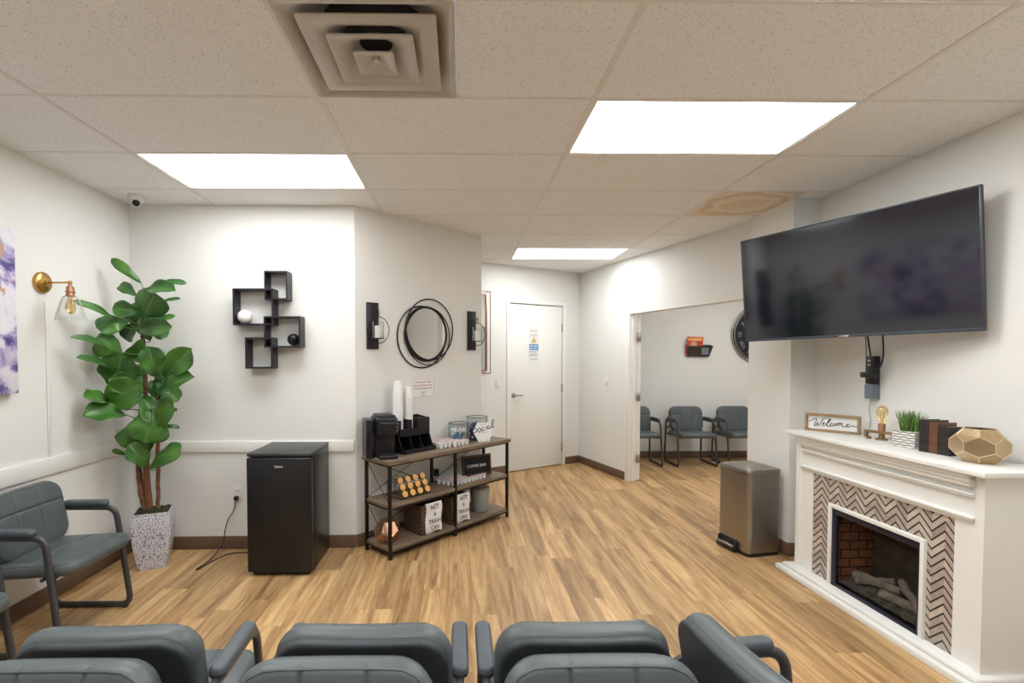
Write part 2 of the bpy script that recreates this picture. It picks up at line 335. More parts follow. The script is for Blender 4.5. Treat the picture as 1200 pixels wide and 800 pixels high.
# ------------------------------------------------------------------ mesh helpers
class B:
    def __init__(s): s.bm = bmesh.new()
    def add(s, verts, faces, T=None):
        vs = [s.bm.verts.new((T @ Vector(v)) if T else Vector(v)) for v in verts]
        out = []
        for f in faces:
            try: out.append(s.bm.faces.new([vs[i] for i in f]))
            except ValueError: pass
        return vs, out
    def _flat(s, old):
        for f in s.bm.faces:
            if f not in old: f.material_index = 1      # shaded flat, see obj()
    def box(s, x0, x1, y0, y1, z0, z1, bev=0, T=None, seg=2):
        old = set(s.bm.faces)
        v = [(x0, y0, z0), (x1, y0, z0), (x1, y1, z0), (x0, y1, z0), (x0, y0, z1), (x1, y0, z1), (x1, y1, z1), (x0, y1, z1)]
        f = [(3, 2, 1, 0), (4, 5, 6, 7), (0, 1, 5, 4), (1, 2, 6, 5), (2, 3, 7, 6), (3, 0, 4, 7)]
        vs, fs = s.add(v, f, T)
        if bev:
            es = list({e for ff in fs for e in ff.edges})
            bmesh.ops.bevel(s.bm, geom=es, offset=bev, segments=seg, profile=0.5, affect='EDGES')
        if bev < 0.0085: s._flat(old)
        return s
    def prism(s, poly, z0, z1, T=None, bev=0):
        n = len(poly)
        v = [(p[0], p[1], z0) for p in poly]+[(p[0], p[1], z1) for p in poly]
        f = [tuple(reversed(range(n))), tuple(range(n, 2*n))]+[(i, (i+1) % n, n+(i+1) % n, n+i) for i in range(n)]
        vs, fs = s.add(v, f, T)
        if bev:
            es = list({e for ff in fs[:2] for e in ff.edges})
            bmesh.ops.bevel(s.bm, geom=es, offset=bev, segments=2, profile=0.5, affect='EDGES')
        return s
    def lathe(s, prof, seg=24, T=None, caps=True):
        vs = []; n = len(prof)
        for i in range(seg):
            a = 2*PI*i/seg
            for r, z in prof: vs.append((r*math.cos(a), r*math.sin(a), z))
        f = []
        for i in range(seg):
            j = (i+1) % seg
            for k in range(n-1): f.append((i*n+k, j*n+k, j*n+k+1, i*n+k+1))
        if caps:
            if prof[0][0] > 1e-5: f.append(tuple(i*n for i in reversed(range(seg))))
            if prof[-1][0] > 1e-5: f.append(tuple(i*n+n-1 for i in range(seg)))
        s.add(vs, f, T); return s
    def tube(s, pts, r, seg=8, closed=False, T=None, r2=None, flat=1.0, up=None):
        pts = [Vector(p) for p in pts]; n = len(pts)
        dirs = []
        for i in range(n):
            a = pts[(i-1) % n] if (closed or i > 0) else pts[i]
            b = pts[(i+1) % n] if (closed or i < n-1) else pts[i]
            d = (b-a); dirs.append(d.normalized() if d.length > 1e-9 else Vector((0, 0, 1)))
        u = Vector(up) if up else (Vector((0, 0, 1)) if abs(dirs[0].z) < 0.9 else Vector((1, 0, 0)))
        u = (u-dirs[0]*u.dot(dirs[0])).normalized(); rings = []
        for i in range(n):
            u = (u-dirs[i]*u.dot(dirs[i])).normalized(); w = dirs[i].cross(u)
            rr = r if r2 is None else r+(r2-r)*i/(n-1)
            rings.append([pts[i]+(u*math.cos(2*PI*k/seg)*flat+w*math.sin(2*PI*k/seg))*rr for k in range(seg)])
        vs = [v for g in rings for v in g]; f = []
        m = n if closed else n-1
        for i in range(m):
            j = (i+1) % n
            for k in range(seg):
                l = (k+1) % seg; f.append((i*seg+k, i*seg+l, j*seg+l, j*seg+k))
        if not closed:
            f.append(tuple(reversed(range(seg)))); f.append(tuple((n-1)*seg+k for k in range(seg)))
        s.add(vs, f, T); return s
    def sphere(s, c, r, u=16, v=10, sc=(1, 1, 1), T=None):
        prof = [(math.sin(PI*i/v), -math.cos(PI*i/v)) for i in range(v+1)]
        Tm = Matrix.Translation(c) @ Matrix.Diagonal((r*sc[0], r*sc[1], r*sc[2], 1))
        if T: Tm = T @ Tm
        prof[0] = (0.0001, -1); prof[-1] = (0.0001, 1)
        s.lathe(prof, u, Tm, caps=True); return s
    def obj(s, name, m, parent=None, loc=None, rot=None, smooth=True, doubles=False):
        if doubles: bmesh.ops.remove_doubles(s.bm, verts=s.bm.verts, dist=1e-5)
        bmesh.ops.recalc_face_normals(s.bm, faces=s.bm.faces)
        me = bpy.data.meshes.new(name); s.bm.to_mesh(me); s.bm.free()
        me.materials.append(m if not isinstance(m, str) else M[m])
        o = bpy.data.objects.new(name, me); COL.objects.link(o)
        if parent: o.parent = parent
        if loc: o.location = loc
        if rot: o.rotation_euler = rot
        if smooth:
            for p in me.polygons: p.use_smooth = p.material_index == 0; p.material_index = 0
            try: me.set_sharp_from_angle(angle=math.radians(50))
            except Exception: pass
        else:
            for p in me.polygons: p.material_index = 0
        return o

def fillet(pts, r, n=5, closed=False):
    pts = [Vector(p) for p in pts]; out = []; N = len(pts)
    for i, p in enumerate(pts):
        if not closed and i in (0, N-1): out.append(p); continue
        a = pts[(i-1) % N]-p; b = pts[(i+1) % N]-p
        rr = min(r, a.length*0.49, b.length*0.49)
        A = p+a.normalized()*rr; C = p+b.normalized()*rr
        for k in range(n+1):
            t = k/n; out.append(A*(1-t)**2+p*2*t*(1-t)+C*t*t)
    return out

def spline(pts, n=6, closed=False):
    P = [Vector(p) for p in pts]; out = []; N = len(P)
    rng = range(N if closed else N-1)
    for i in rng:
        p0 = P[(i-1) % N] if (closed or i > 0) else P[i]; p1 = P[i]; p2 = P[(i+1) % N]; p3 = P[(i+2) % N] if (closed or i+2 < N) else P[min(i+1, N-1)]
        for k in range(n):
            t = k/n
            out.append(0.5*((2*p1)+(-p0+p2)*t+(2*p0-5*p1+4*p2-p3)*t*t+(-p0+3*p1-3*p2+p3)*t**3))
    if not closed: out.append(P[-1])
    return out

def circ(r, n=48, c=(0, 0, 0), plane='xz'):
    out = []
    for i in range(n):
        a = 2*PI*i/n; x, y = r*math.cos(a), r*math.sin(a)
        out.append((c[0]+x, c[1], c[2]+y) if plane == 'xz' else (c[0]+x, c[1]+y, c[2]) if plane == 'xy' else (c[0], c[1]+x, c[2]+y))
    return out

def text(name, s, size, m, parent, loc, rot=(PI/2, 0, 0), depth=0.0008, sx=1.0, shear=0, sp=1.0):
    c = bpy.data.curves.new(name, 'FONT'); c.body = s; c.size = size; c.align_x = 'CENTER'; c.align_y = 'CENTER'; c.extrude = depth; c.shear = shear; c.space_character = sp
    c.resolution_u = 3
    t = bpy.data.objects.new(name+'_src', c); COL.objects.link(t)
    me = bpy.data.meshes.new_from_object(t.evaluated_get(bpy.context.evaluated_depsgraph_get()))
    bpy.data.objects.remove(t); me.name = name
    me.materials.clear(); me.materials.append(M[m])
    o = bpy.data.objects.new(name, me); COL.objects.link(o); o.parent = parent; o.location = loc; o.rotation_euler = rot; o.scale = (sx, 1, 1)
    return o

def fineprint(parent, cx, y, cz, width, h, m, seed=1):
    # a line of print too small to read: word-like runs of short strokes
    rn = random.Random(seed); b = B(); x = cx-width/2
    while x < cx+width/2-h*0.4:
        for _ in range(rn.randint(2, 7)):
            w = h*rn.uniform(0.35, 0.6)
            if x+w > cx+width/2: break
            t = h*0.17; k = rn.randint(0, 3)
            b.box(x, x+t, y-0.0006, y, cz-h/2, cz+h/2)
            if k != 1: b.box(x+t, x+w, y-0.0006, y, cz+h/2-t, cz+h/2)
            if k != 2: b.box(x+t, x+w, y-0.0006, y, cz-t/2, cz+t/2)
            if k == 3: b.box(x+w-t, x+w, y-0.0006, y, cz-h/2, cz)
            x += w+h*0.2
        x += h*0.45
    return b.obj('lettering', m, parent, smooth=False)
def tag(o, label, cat, group=None):
    o['label'] = label; o['category'] = cat
    if group: o['group'] = group
    return o
def thing(name, label, cat, loc=(0, 0, 0), yaw=0, group=None, rot=None):
    o = bpy.data.objects.new(name, None); COL.objects.link(o); o.location = loc; o.rotation_euler = rot if rot else (0, 0, yaw); o.empty_display_size = 0.05
    return tag(o, label, cat, group)
def struct(o): o['kind'] = 'structure'; return o
def dup(root, loc, yaw=None, label=None, group=None, rot=None):
    r = root.copy(); COL.objects.link(r); r.location = loc
    if yaw is not None: r.rotation_euler = (0, 0, yaw)
    if rot is not None: r.rotation_euler = rot
    if label: r['label'] = label
    if group: r['group'] = group
    for ch in list(root.children):
        c = ch.copy(); COL.objects.link(c); c.parent = r
        for g in ch.children:
            d = g.copy(); COL.objects.link(d); d.parent = c
    return r

# ------------------------------------------------------------------ room shell
# every wall: local x along the wall (left to right as seen from inside), local y into the wall, z up
class WF:
    def __init__(s, P, Q):
        s.P = Vector((P[0], P[1], 0)); d = Vector((Q[0]-P[0], Q[1]-P[1], 0)); s.L = d.length; s.d = d.normalized(); s.n = Vector((s.d.y, -s.d.x, 0)); s.yaw = math.atan2(s.d.y, s.d.x)
    def pt(s, x, out=0, z=0): p = s.P+s.d*x+s.n*out; return (p.x, p.y, z)
WL = WF((-2.48, -1.75), (-2.48, 3.80))
WB = WF((-2.48, 3.80), (-0.797, 3.82))
WA = WF((-0.797, 3.82), (0.210, 4.78))
WR = WF((-1.1, 5.238), (1.66, 6.88))       # rear wall with the white door
WD = WF((1.66, 6.88), (2.50, 4.118))       # long wall with the doorway
WN = WF((2.63, 3.60), (2.63, -1.75))
WJ = WF((1.60, 7.15), (5.3, 7.15))         # adjoining room, far wall

def wall(name, W, boxes, th=0.10, m='wall'):
    b = B()
    for x0, x1, z0, z1 in boxes: b.box(x0, x1, 0, th, z0, z1)
    return struct(b.obj(name, m, None, W.pt(0), (0, 0, W.yaw), smooth=False))
wall('wall_left', WL, [(-0.1, WL.L+0.1, 0, CE+0.02)])
wall('wall_back', WB, [(0, WB.L, 0, CE+0.02)])
wall('wall_angled', WA, [(0, WA.L, 0, CE+0.02)])
dx0 = (WR.L-1.598)+0.397; dx1 = dx0+0.895; DZ = 2.15
wall('wall_rear', WR, [(0, dx0, 0, CE+0.02), (dx1, WR.L+0.1, 0, CE+0.02), (dx0, dx1, DZ, CE+0.02)])
OX0, OX1, OZ = 1.112, 2.812, 1.985
wall('wall_right', WD, [(-0.0, OX0, 0, CE+0.02), (OX1, WD.L, 0, CE+0.02), (OX0, OX1, OZ, CE+0.02)])
wall('wall_fireplace_side', WN, [(0, WN.L+0.1, 0, CE+0.02)])
struct(B().box(2.42, 2.74, 3.60, 4.13, 0, CE+0.02).obj('wall_column', 'wall', smooth=False))
struct(B().box(-2.6, 2.75, -1.86, -1.75, 0, CE+0.02).obj('wall_front', 'wall', smooth=False))
wall('wall_adjoining_rear', WJ, [(0, WJ.L, 0, CE+0.02)])
struct(B().box(5.2, 5.3, 3.7, 7.15, 0, CE+0.02).obj('wall_adjoining_right', 'wall', smooth=False))
struct(B().box(2.74, 5.3, 3.6, 3.7, 0, CE+0.02).obj('wall_adjoining_front', 'wall', smooth=False))
struct(B().box(-1.25, -1.12, 3.93, 5.4, 0, CE+0.02).obj('wall_hall_left', 'wall', smooth=False))

# floor
struct(B().box(-2.6, 5.3, -1.86, 7.25, -0.06, 0).obj('floor', 'floor', smooth=False))

# ceiling tiles grid
U = 0.6096; GX = -0.0097; GY = 2.2345
bm_ = B(); skip = set()
def cellspan(i0, i1, j0, j1): return (GX+i0*U, GX+i1*U, GY+j0*U, GY+j1*U)
LIGHTS = [((-3, -1), (1, 2)), ((1, 3), (0, 1)), ((1, 3), (5, 6)), ((1, 3), (-2, -1)), ((-3, -1), (-2, -1)), ((-1, 1), (-4, -3)), ((5, 7), (5, 6)), ((5, 7), (2, 3))]  # last three panels are unseen, added to brighten the chairs and adjoining room
for (i0, i1), (j0, j1) in LIGHTS:
    for i in range(i0, i1): skip.add((i, j0))
skip.add((-1, -1)); skip.add((3, 2))
for i in range(-5, 9):
    for j in range(-7, 9):
        if (i, j) in skip: continue
        x0, x1, y0, y1 = cellspan(i, i+1, j, j+1)
        x0 = max(x0, -2.58); x1 = min(x1, 5.28); y0 = max(y0, -1.84); y1 = min(y1, 7.24)
        if x1 <= x0 or y1 <= y0: continue
        bm_.box(x0, x1, y0, y1, CE, CE+0.015)
struct(bm_.obj('ceiling', 'tile', smooth=False))
x0, x1, y0, y1 = cellspan(3, 4, 2, 3)
o = B().box(x0-(x0+x1)/2, x1-(x0+x1)/2, y0-(y0+y1)/2, y1-(y0+y1)/2, 0, 0.015).obj('ceiling_stained_panel', 'stain', None, ((x0+x1)/2, (y0+y1)/2, CE), smooth=False); struct(o)
# T-bars
b = B()
ZB = CE-0.003
def inside_cols(i): return GX+i*U
for i in (-3, -1, 1, 3, 5, 7):
    x = inside_cols(i)
    if -2.5 < x < 5.2: b.box(x-0.0115, x+0.0115, -1.84, 7.2, ZB, CE+0.012)
for j in range(-6, 9):
    y = GY+j*U
    if -1.8 < y < 7.2: b.box(-2.5, 5.2, y-0.007, y+0.007, ZB+0.0008, CE+0.012)
struct(b.obj('trim_1', 'grid', smooth=False))
# scored lines in the double tiles (raised backs)
b = B()
for i in (-2, 0, 2, 4):
    x = inside_cols(i)
    for j in range(-7, 9):
        if (i, j) in skip or (i-1, j) in skip: continue
        y = GY+j*U
        ya = max(y+0.008, -1.8); yb = min(y+U-0.008, 7.15)
        if yb > ya: b.box(x-0.003, x+0.003, ya, yb, CE-0.0008, CE+0.004)
struct(b.obj('trim_2', 'tile', smooth=False))

# baseboards
def base(name, W, spans, h=0.10, t=0.009):
    b = B()
    for a, c in spans: b.box(a, c, -t, -0.0005, 0.0, h, 0.003)
    return struct(b.obj(name, 'vinyl_base', None, W.pt(0), (0, 0, W.yaw)))
base('baseboard_left', WL, [(0, WL.L)]); base('baseboard_back', WB, [(0, WB.L)]); base('baseboard_angled', WA, [(0, WA.L)])
base('baseboard_rear', WR, [(0, dx0-0.05), (dx1+0.05, WR.L)]); base('baseboard_right', WD, [(0, OX0-0.04), (OX1+0.01, WD.L)])
base('baseboard_fireplace_side', WN, [(0, WN.L)]); base('baseboard_adjoining', WJ, [(0, WJ.L)])
b = B(); b.box(2.411, 2.4195, 3.595, 4.13, 0, 0.10, 0.003); b.box(2.411, 2.63, 3.591, 3.5995, 0, 0.10, 0.003); struct(b.obj('baseboard_column', 'vinyl_base'))

# chair rails and wall strips
def rail(name, W, a, c, z0=0.745, z1=0.832, t=0.014):
    return struct(B().box(a, c, -t, -0.0005, z0, z1, 0.003).obj(name, 'trim', None, W.pt(0), (0, 0, W.yaw)))
rail('trim_3', WB, 0.015, WB.L-0.012); rail('trim_4', WL, 0, WL.L-0.02, 0.765, 0.868)
struct(B().box(3.03+1.75-0.012, 3.03+1.75+0.012, -0.008, -0.0005, 0.87, 1.80, 0.003).obj('trim_5', 'wall', None, WL.pt(0), (0, 0, WL.yaw)))

# rear door with frame
def lever(parent, x, z, yy, dirn=1):
    T = Matrix.Translation((x, yy, z)) @ Matrix.Rotation(PI/2, 4, 'X')
    b = B(); b.lathe([(0.001, 0), (0.033, 0.0), (0.033, 0.008), (0.015, 0.014), (0.012, 0.05), (0.001, 0.052)], 20, T)
    b.tube(spline([(x, yy-0.048, z), (x+dirn*0.03, yy-0.052, z), (x+dirn*0.07, yy-0.05, z+0.002), (x+dirn*0.115, yy-0.045, z-0.006)]), 0.010, 8)
    return b.obj('door_handle', 'nickel', parent)
door = struct(B().box(dx0+0.004, dx1-0.004, 0.008, 0.05, 0.012, DZ-0.006, 0.002).obj('door_1', 'doorp', None, WR.pt(0), (0, 0, WR.yaw)))
lever(door, dx0+0.075, 0.98, 0.008)
for z in (0.25, 1.05, 1.86):
    B().box(dx1-0.012, dx1+0.008, -0.006, 0.012, z-0.055, z+0.055, 0.003).obj('hinge', 'nickel', door)
b = B(); fw = 0.045
for x0, x1, z0, z1 in ((dx0-fw, dx0, 0, DZ+fw), (dx1, dx1+fw, 0, DZ+fw), (dx0, dx1, DZ, DZ+fw)):
    b.box(x0, x1, -0.014, 0.05, z0, z1, 0.003)
struct(b.obj('trim_6', 'trim', None, WR.pt(0), (0, 0, WR.yaw)))
struct(B().box(dx0, dx1, 0.051, 0.1, 0, DZ).obj('door_stop_backing', 'wall', None, WR.pt(0), (0, 0, WR.yaw), smooth=False)).name = 'wall_rear_backing'
B().box(dx0+0.45, dx0+0.47, -0.004, 0.01, DZ-0.012, DZ+0.004, 0.001).obj('latch', 'nickel', door)

# notice stuck on the door
nx = dx0+0.40
no = thing('door_notice', 'tall paper notice with blue block and yellow icon taped on white door', 'notice', WR.pt(nx, 0.0, 1.63), WR.yaw)
B().box(-0.095, 0.095, -0.0015+0.006, 0.0065, -0.24, 0.24).obj('sheet', M['paper'], no, smooth=False)
fy = 0.0035
B().box(-0.075, 0.075, fy, fy+0.0012, -0.075, 0.005).obj('blue_panel', 'blueink', no, smooth=False)
fineprint(no, 0, fy-0.0006, -0.020, 0.13, 0.030, 'paper', 3); fineprint(no, 0, fy-0.0006, -0.055, 0.13, 0.022, 'paper', 8)
fineprint(no, 0, fy, -0.094, 0.15, 0.018, 'blueink', 4); fineprint(no, 0, fy, -0.118, 0.11, 0.011, 'greyink', 5); fineprint(no, 0, fy, -0.142, 0.14, 0.015, 'ink', 6)
fineprint(no, 0, fy, -0.19, 0.12, 0.014, 'redink', 7); fineprint(no, 0, fy, 0.185, 0.13, 0.011, 'greyink', 8); fineprint(no, 0, fy, 0.168, 0.11, 0.010, 'greyink', 9); fineprint(no, 0, fy, 0.128, 0.13, 0.014, 'greyink', 10); fineprint(no, 0, fy, 0.108, 0.13, 0.012, 'greyink', 11)
B().prism([(-0.05, 0), (0.05, 0), (0.0, 0.075)], 0, 0.0012, Matrix.Translation((0, fy+0.001, 0.022)) @ Matrix.Rotation(PI/2, 4, 'X')).obj('warning_icon', 'yellow', no, smooth=False)

# doorway lining of the adjoining room and the opened leaf
b = B(); t = 0.018
b.box(OX0, OX0+t, -0.008, 0.108, 0, OZ-t, 0.002); b.box(OX1-t, OX1, -0.002, 0.108, 0, OZ-t, 0.002); b.box(OX0, OX1, -0.002, 0.108, OZ-t, OZ, 0.002)
b.box(OX0-0.036, OX0, -0.016, 0.0, 0, OZ+0.012, 0.003); b.box(OX0+t, OX0+t+0.012, 0.035, 0.066, 0, OZ-t, 0.002)
struct(b.obj('trim_7', 'trim', None, WD.pt(0), (0, 0, WD.yaw)))
hp = WD.pt(OX0+0.026, -0.118)
la = math.atan2(0.94, 0.352)
leaf = struct(B().box(0, 0.80, -0.022, 0.022, 0.012, OZ-0.025, 0.002).obj('door_2', 'doorp', None, hp, (0, 0, la)))
for z in (0.27, 1.0, 1.70):
    B().box(-0.022, 0.012, -0.028, 0.016, z-0.05, z+0.05, 0.004).obj('hinge', 'nickel', leaf)
T = Matrix.Translation((0.73, 0.022, 0.98)) @ Matrix.Rotation(-PI/2, 4, 'X')
B().lathe([(0.001, 0), (0.03, 0), (0.03, 0.006), (0.012, 0.01), (0.012, 0.045), (0.026, 0.055), (0.022, 0.075), (0.001, 0.08)], 18, T).obj('door_handle', 'nickel', leaf)

# ------------------------------------------------------------------ ceiling lights, vent, camera dome
lab = ['bright ceiling light panel above the fridge and wall shelf', 'bright ceiling light panel nearest the television', 'bright ceiling light panel near the white door',
       'ceiling light panel overhead at the top right edge', 'ceiling light panel overhead at the top left edge', 'added unseen ceiling light panel behind the viewer', 'added unseen ceiling light panel near the seats in the adjoining room', 'added unseen ceiling light panel in the near end of the adjoining room']
proto = None
for k, ((i0, i1), (j0, j1)) in enumerate(LIGHTS):
    x0, x1, y0, y1 = cellspan(i0, i1, j0, j1); c = ((x0+x1)/2, (y0+y1)/2, CE)
    if proto is None:
        w, d = (x1-x0)/2-0.002, (y1-y0)/2-0.002
        proto = thing('ceiling_light', lab[0], 'ceiling light', c, 0, 'recessed ceiling light panels')
        f = B()
        for a in ((-w, -w+0.022, -d, d), (w-0.022, w, -d, d), (-w+0.022, w-0.022, -d, -d+0.022), (-w+0.022, w-0.022, d-0.022, d)): f.box(a[0], a[1], a[2], a[3], 0.0, 0.05, 0)
        f.box(-w, w, -d, d, 0.05, 0.055)
        f.obj('light_frame', 'grid', proto, smooth=False)
        B().box(-w+0.022, w-0.022, -d+0.022, d-0.022, 0.008, 0.014).obj('diffuser', 'lamp', proto, smooth=False)
    else: dup(proto, c, label=lab[k])

vx0, vx1, vy0, vy1 = cellspan(-1, 0, -1, 0)
vt = thing('ceiling_vent', 'square louvred metal air vent set in the ceiling', 'air vent', ((vx0+vx1)/2, (vy0+vy1)/2, CE))
def sqring(b, loops, r=0.02):
    rings = []
    for lp in loops:
        h, z = lp[0], lp[1]; rr = min(lp[2] if len(lp) > 2 else r, h*0.999); c = []
        for sx, sy, a0 in ((1, 1, 0), (-1, 1, PI/2), (-1, -1, PI), (1, -1, 3*PI/2)):
            for k in range(9):
                a = a0+k*PI/16; c.append((sx*(h-rr)+rr*math.cos(a), sy*(h-rr)+rr*math.sin(a), z))
        rings.append([b.bm.verts.new(p) for p in c])
    for A, C in zip(rings, rings[1:]):
        n = len(A)
        for i in range(n): b.bm.faces.new((A[i], A[(i+1) % n], C[(i+1) % n], C[i]))
    return rings
b = B(); sqring(b, [(0.300, 0.0), (0.300, -0.004), (0.284, -0.005), (0.278, 0.002, 0.03), (0.255, 0.022, 0.09), (0.225, 0.055, 0.16), (0.20, 0.09, 0.20), (0.20, 0.13, 0.20)], 0.012); b.obj('vent_frame', 'vent', vt)
b = B(); sqring(b, [(0.236, 0.0), (0.238, -0.006), (0.234, -0.008), (0.186, -0.006), (0.165, 0.004, 0.06), (0.145, 0.020, 0.10), (0.125, 0.055, 0.125)], 0.012); sqring(b, [(0.236, 0.0), (0.188, 0.0), (0.167, 0.010, 0.06), (0.147, 0.026, 0.10), (0.128, 0.058, 0.125), (0.125, 0.055, 0.125)], 0.012)
b.obj('louvre', 'vent', vt)
b = B(); sqring(b, [(0.152, -0.014), (0.154, -0.020), (0.150, -0.022), (0.128, -0.014, 0.02), (0.100, -0.002, 0.05), (0.075, 0.022, 0.07), (0.062, 0.045, 0.062)], 0.012); sqring(b, [(0.152, -0.014), (0.130, -0.008, 0.02), (0.102, 0.004, 0.05), (0.078, 0.028, 0.07), (0.065, 0.048, 0.062), (0.062, 0.045, 0.062)], 0.012)
b.obj('louvre', 'vent', vt)
b = B(); rr = sqring(b, [(0.072, -0.026), (0.074, -0.032), (0.071, -0.033), (0.045, -0.024), (0.022, -0.012), (0.016, -0.008)], 0.008); b.bm.faces.new(rr[-1])
r2 = sqring(b, [(0.072, -0.026), (0.045, -0.016), (0.02, 0.0)], 0.008); b.bm.faces.new(r2[-1]); b.lathe([(0.001, -0.024), (0.012, -0.022), (0.014, -0.010)], 14)
b.obj('louvre', 'vent', vt)
b = B(); b.box(-0.2, 0.2, -0.2, 0.2, 0.12, 0.125); b.obj('duct', 'ventdark', vt, smooth=False)
cx_, cy_ = -2.295, 3.60
cam = thing('security_camera', 'small white dome security camera on ceiling in the left corner', 'security camera', (cx_, cy_, CE), math.radians(33))
B().lathe([(0.001, -0.001), (0.052, -0.001), (0.054, -0.02), (0.050, -0.034), (0.040, -0.042), (0.001, -0.044)], 28).obj('housing', 'white', cam)
B().sphere((0, -0.005, -0.045), 0.036, 20, 12).obj('dome', 'white', cam)
T = Matrix.Translation((0, -0.027, -0.057)) @ Matrix.Rotation(math.radians(118), 4, 'X')
B().lathe([(0.001, 0.012), (0.017, 0.012), (0.024, 0.004), (0.024, -0.002), (0.001, -0.002)], 20, T).obj('lens', 'black', cam)

# ------------------------------------------------------------------ arm chairs
def lines(half, grooves, n):
    L = set([-half, half])
    for i in range(n+1): L.add(round(-half+2*half*i/n, 5))
    for g in grooves:
        for d in (-0.012, -0.006, -0.003, 0, 0.003, 0.006, 0.012): L.add(round(g+d, 5))
    for d in (0.002, 0.005, 0.009, 0.014, 0.02): L.add(round(-half+d, 5)); L.add(round(half-d, 5))
    s = sorted(L); out = [s[0]]
    for v in s[1:]:
        if v-out[-1] > 0.0012: out.append(v)
    return out
def cushion(w, d, t, rc, gx, gy, er=0.024, depth=0.006, bend=0.0, crown=0.0, piping=0.0):
    b = B(); X = lines(w/2, gx, 18); Y = lines(d/2, gy, 14)
    def mp(x, y):
        ax, ay = abs(x), abs(y); cx, cy = w/2-rc, d/2-rc
        if ax > cx and ay > cy:
            dx, dy = ax-cx, ay-cy; m = max(dx, dy); h = math.hypot(dx, dy)
            if h > 1e-9: dx, dy = dx*m/h, dy*m/h
            x = math.copysign(cx+dx, x); y = math.copysign(cy+dy, y)
        return x, y
    def sd(x, y):
        qx, qy = abs(x)-(w/2-rc), abs(y)-(d/2-rc)
        return rc-(math.hypot(max(qx, 0), max(qy, 0))+min(max(qx, qy), 0))
    for sgn in (1, -1):
        g = []
        for y in Y:
            row = []
            for x in X:
                px, py = mp(x, y); ds = max(0, sd(px, py)); k = min(1, ds/er)
                z = t/2*math.sqrt(max(0, 1-(1-k)**2))
                if sgn > 0:
                    z += crown*(1-(px/(w/2))**2)*(1-(py/(d/2))**2)
                    for q in gx: z -= depth*math.exp(-((px-q)/0.005)**2)*min(1, ds/0.02)
                    for q in gy: z -= depth*math.exp(-((py-q)/0.005)**2)*min(1, ds/0.02)
                row.append(b.bm.verts.new((px, py, sgn*z+bend*px*px)))
            g.append(row)
        for i in range(len(Y)-1):
            for j in range(len(X)-1):
                try: b.bm.faces.new((g[i][j], g[i][j+1], g[i+1][j+1], g[i+1][j]))
                except ValueError: pass
    bmesh.ops.remove_doubles(b.bm, verts=b.bm.verts, dist=1e-5)
    if piping:
        # sewn edge around the face
        n = 60; pts = []
        for k in range(n):
            a = 2*PI*k/n; c, s_ = math.cos(a), math.sin(a); m = max(abs(c), abs(s_)); x, y = mp(c/m*(w/2-0.013), s_/m*(d/2-0.013))
            pts.append((x*(1), y, t/2*0.86+bend*x*x))
        b.tube(pts, piping, 6, closed=True)
    return b
def make_chair(label, loc, yaw, group):
    t = thing('armchair', label, 'chair', loc, yaw, group)
    o = cushion(0.475, 0.490, 0.066, 0.08, (-0.085, 0.085), (-0.03,), er=0.028, crown=0.012, piping=0.0028).obj('seat', 'vinyl', t, (0, -0.064, 0.416), (math.radians(-3), 0, 0), doubles=True)
    b = B(); b.prism([(-0.215, -0.2), (0.215, -0.2), (0.215, 0.19), (-0.215, 0.19)], -0.008, 0.008, bev=0.004); b.obj('seat_pan', 'shell', t, (0, -0.045, 0.388), (math.radians(-3), 0, 0))
    # backrest: built flat then stood up; local z becomes -y (front)
    ang = math.radians(90-11)
    cushion(0.462, 0.352, 0.068, 0.090, (-0.075, 0.075), (0.055,), er=0.030, bend=0.22, crown=0.008, piping=0.0028).obj('backrest', 'vinyl', t, (0, 0.120, 0.604), (ang, 0, 0), doubles=True)
    cushion(0.446, 0.336, 0.030, 0.085, (), (), er=0.012, bend=0.22).obj('back_shell', 'shell', t, (0, 0.120+0.032, 0.598), (ang, 0, 0), doubles=True)
    for s in (-1, 1):
        x = s*0.250; xi = s*0.228
        P = [(x, -0.188, 0.597), (x+s*0.008, -0.262, 0.019), (x+s*0.008, 0.192, 0.019), (x, 0.176, 0.597)]
        b = B(); b.tube(fillet(P, 0.065, 7, True), 0.0175, 12, closed=True, flat=0.68, up=(1, 0, 0))
        b.tube([(x, 0.184, 0.56), (s*0.20, 0.178, 0.56), (s*0.15, 0.158, 0.56)], 0.011, 8); b.tube([(x, 0.200, 0.46), (s*0.20, 0.182, 0.49), (s*0.15, 0.150, 0.50)], 0.010, 8)
        b.box(x-0.013+s*0.008, x+0.013+s*0.008, 0.15, 0.175, 0.0, 0.008, 0.002); b.box(x-0.013+s*0.008, x+0.013+s*0.008, -0.24, -0.215, 0.0, 0.008, 0.002)
        b.tube([(x, -0.205, 0.395), (s*0.2, -0.205, 0.385)], 0.010, 8); b.tube([(s*0.245, 0.19, 0.395), (s*0.18, 0.16, 0.385)], 0.010, 8)
        b.obj('side_frame', 'frame', t)
        cushion(0.050, 0.255, 0.032, 0.023, (), (), er=0.012, crown=0.002).obj('armrest', 'armpad', t, (x, -0.020, 0.622), None, doubles=True)
    b = B(); b.tube([(-0.24, -0.16, 0.383), (0.24, -0.16, 0.383)], 0.010, 8); b.obj('cross_bar', 'frame', t)
    b = B(); b.tube([(-0.235, 0.15, 0.383), (0.235, 0.15, 0.383)], 0.010, 8); b.obj('cross_bar', 'frame', t)
    return t
GA = 'grey armchairs by the left wall'; GF = 'grey armchairs back to back in the foreground'; GJ = 'grey armchairs in the adjoining room'
ch = make_chair('grey vinyl armchair by the left wall beside the potted fig', (-2.200, 2.665, 0), PI/2, GA)
dup(ch, (-2.225, 1.935, 0), PI/2, 'grey vinyl armchair by left wall cut off by the left edge of view', GA)
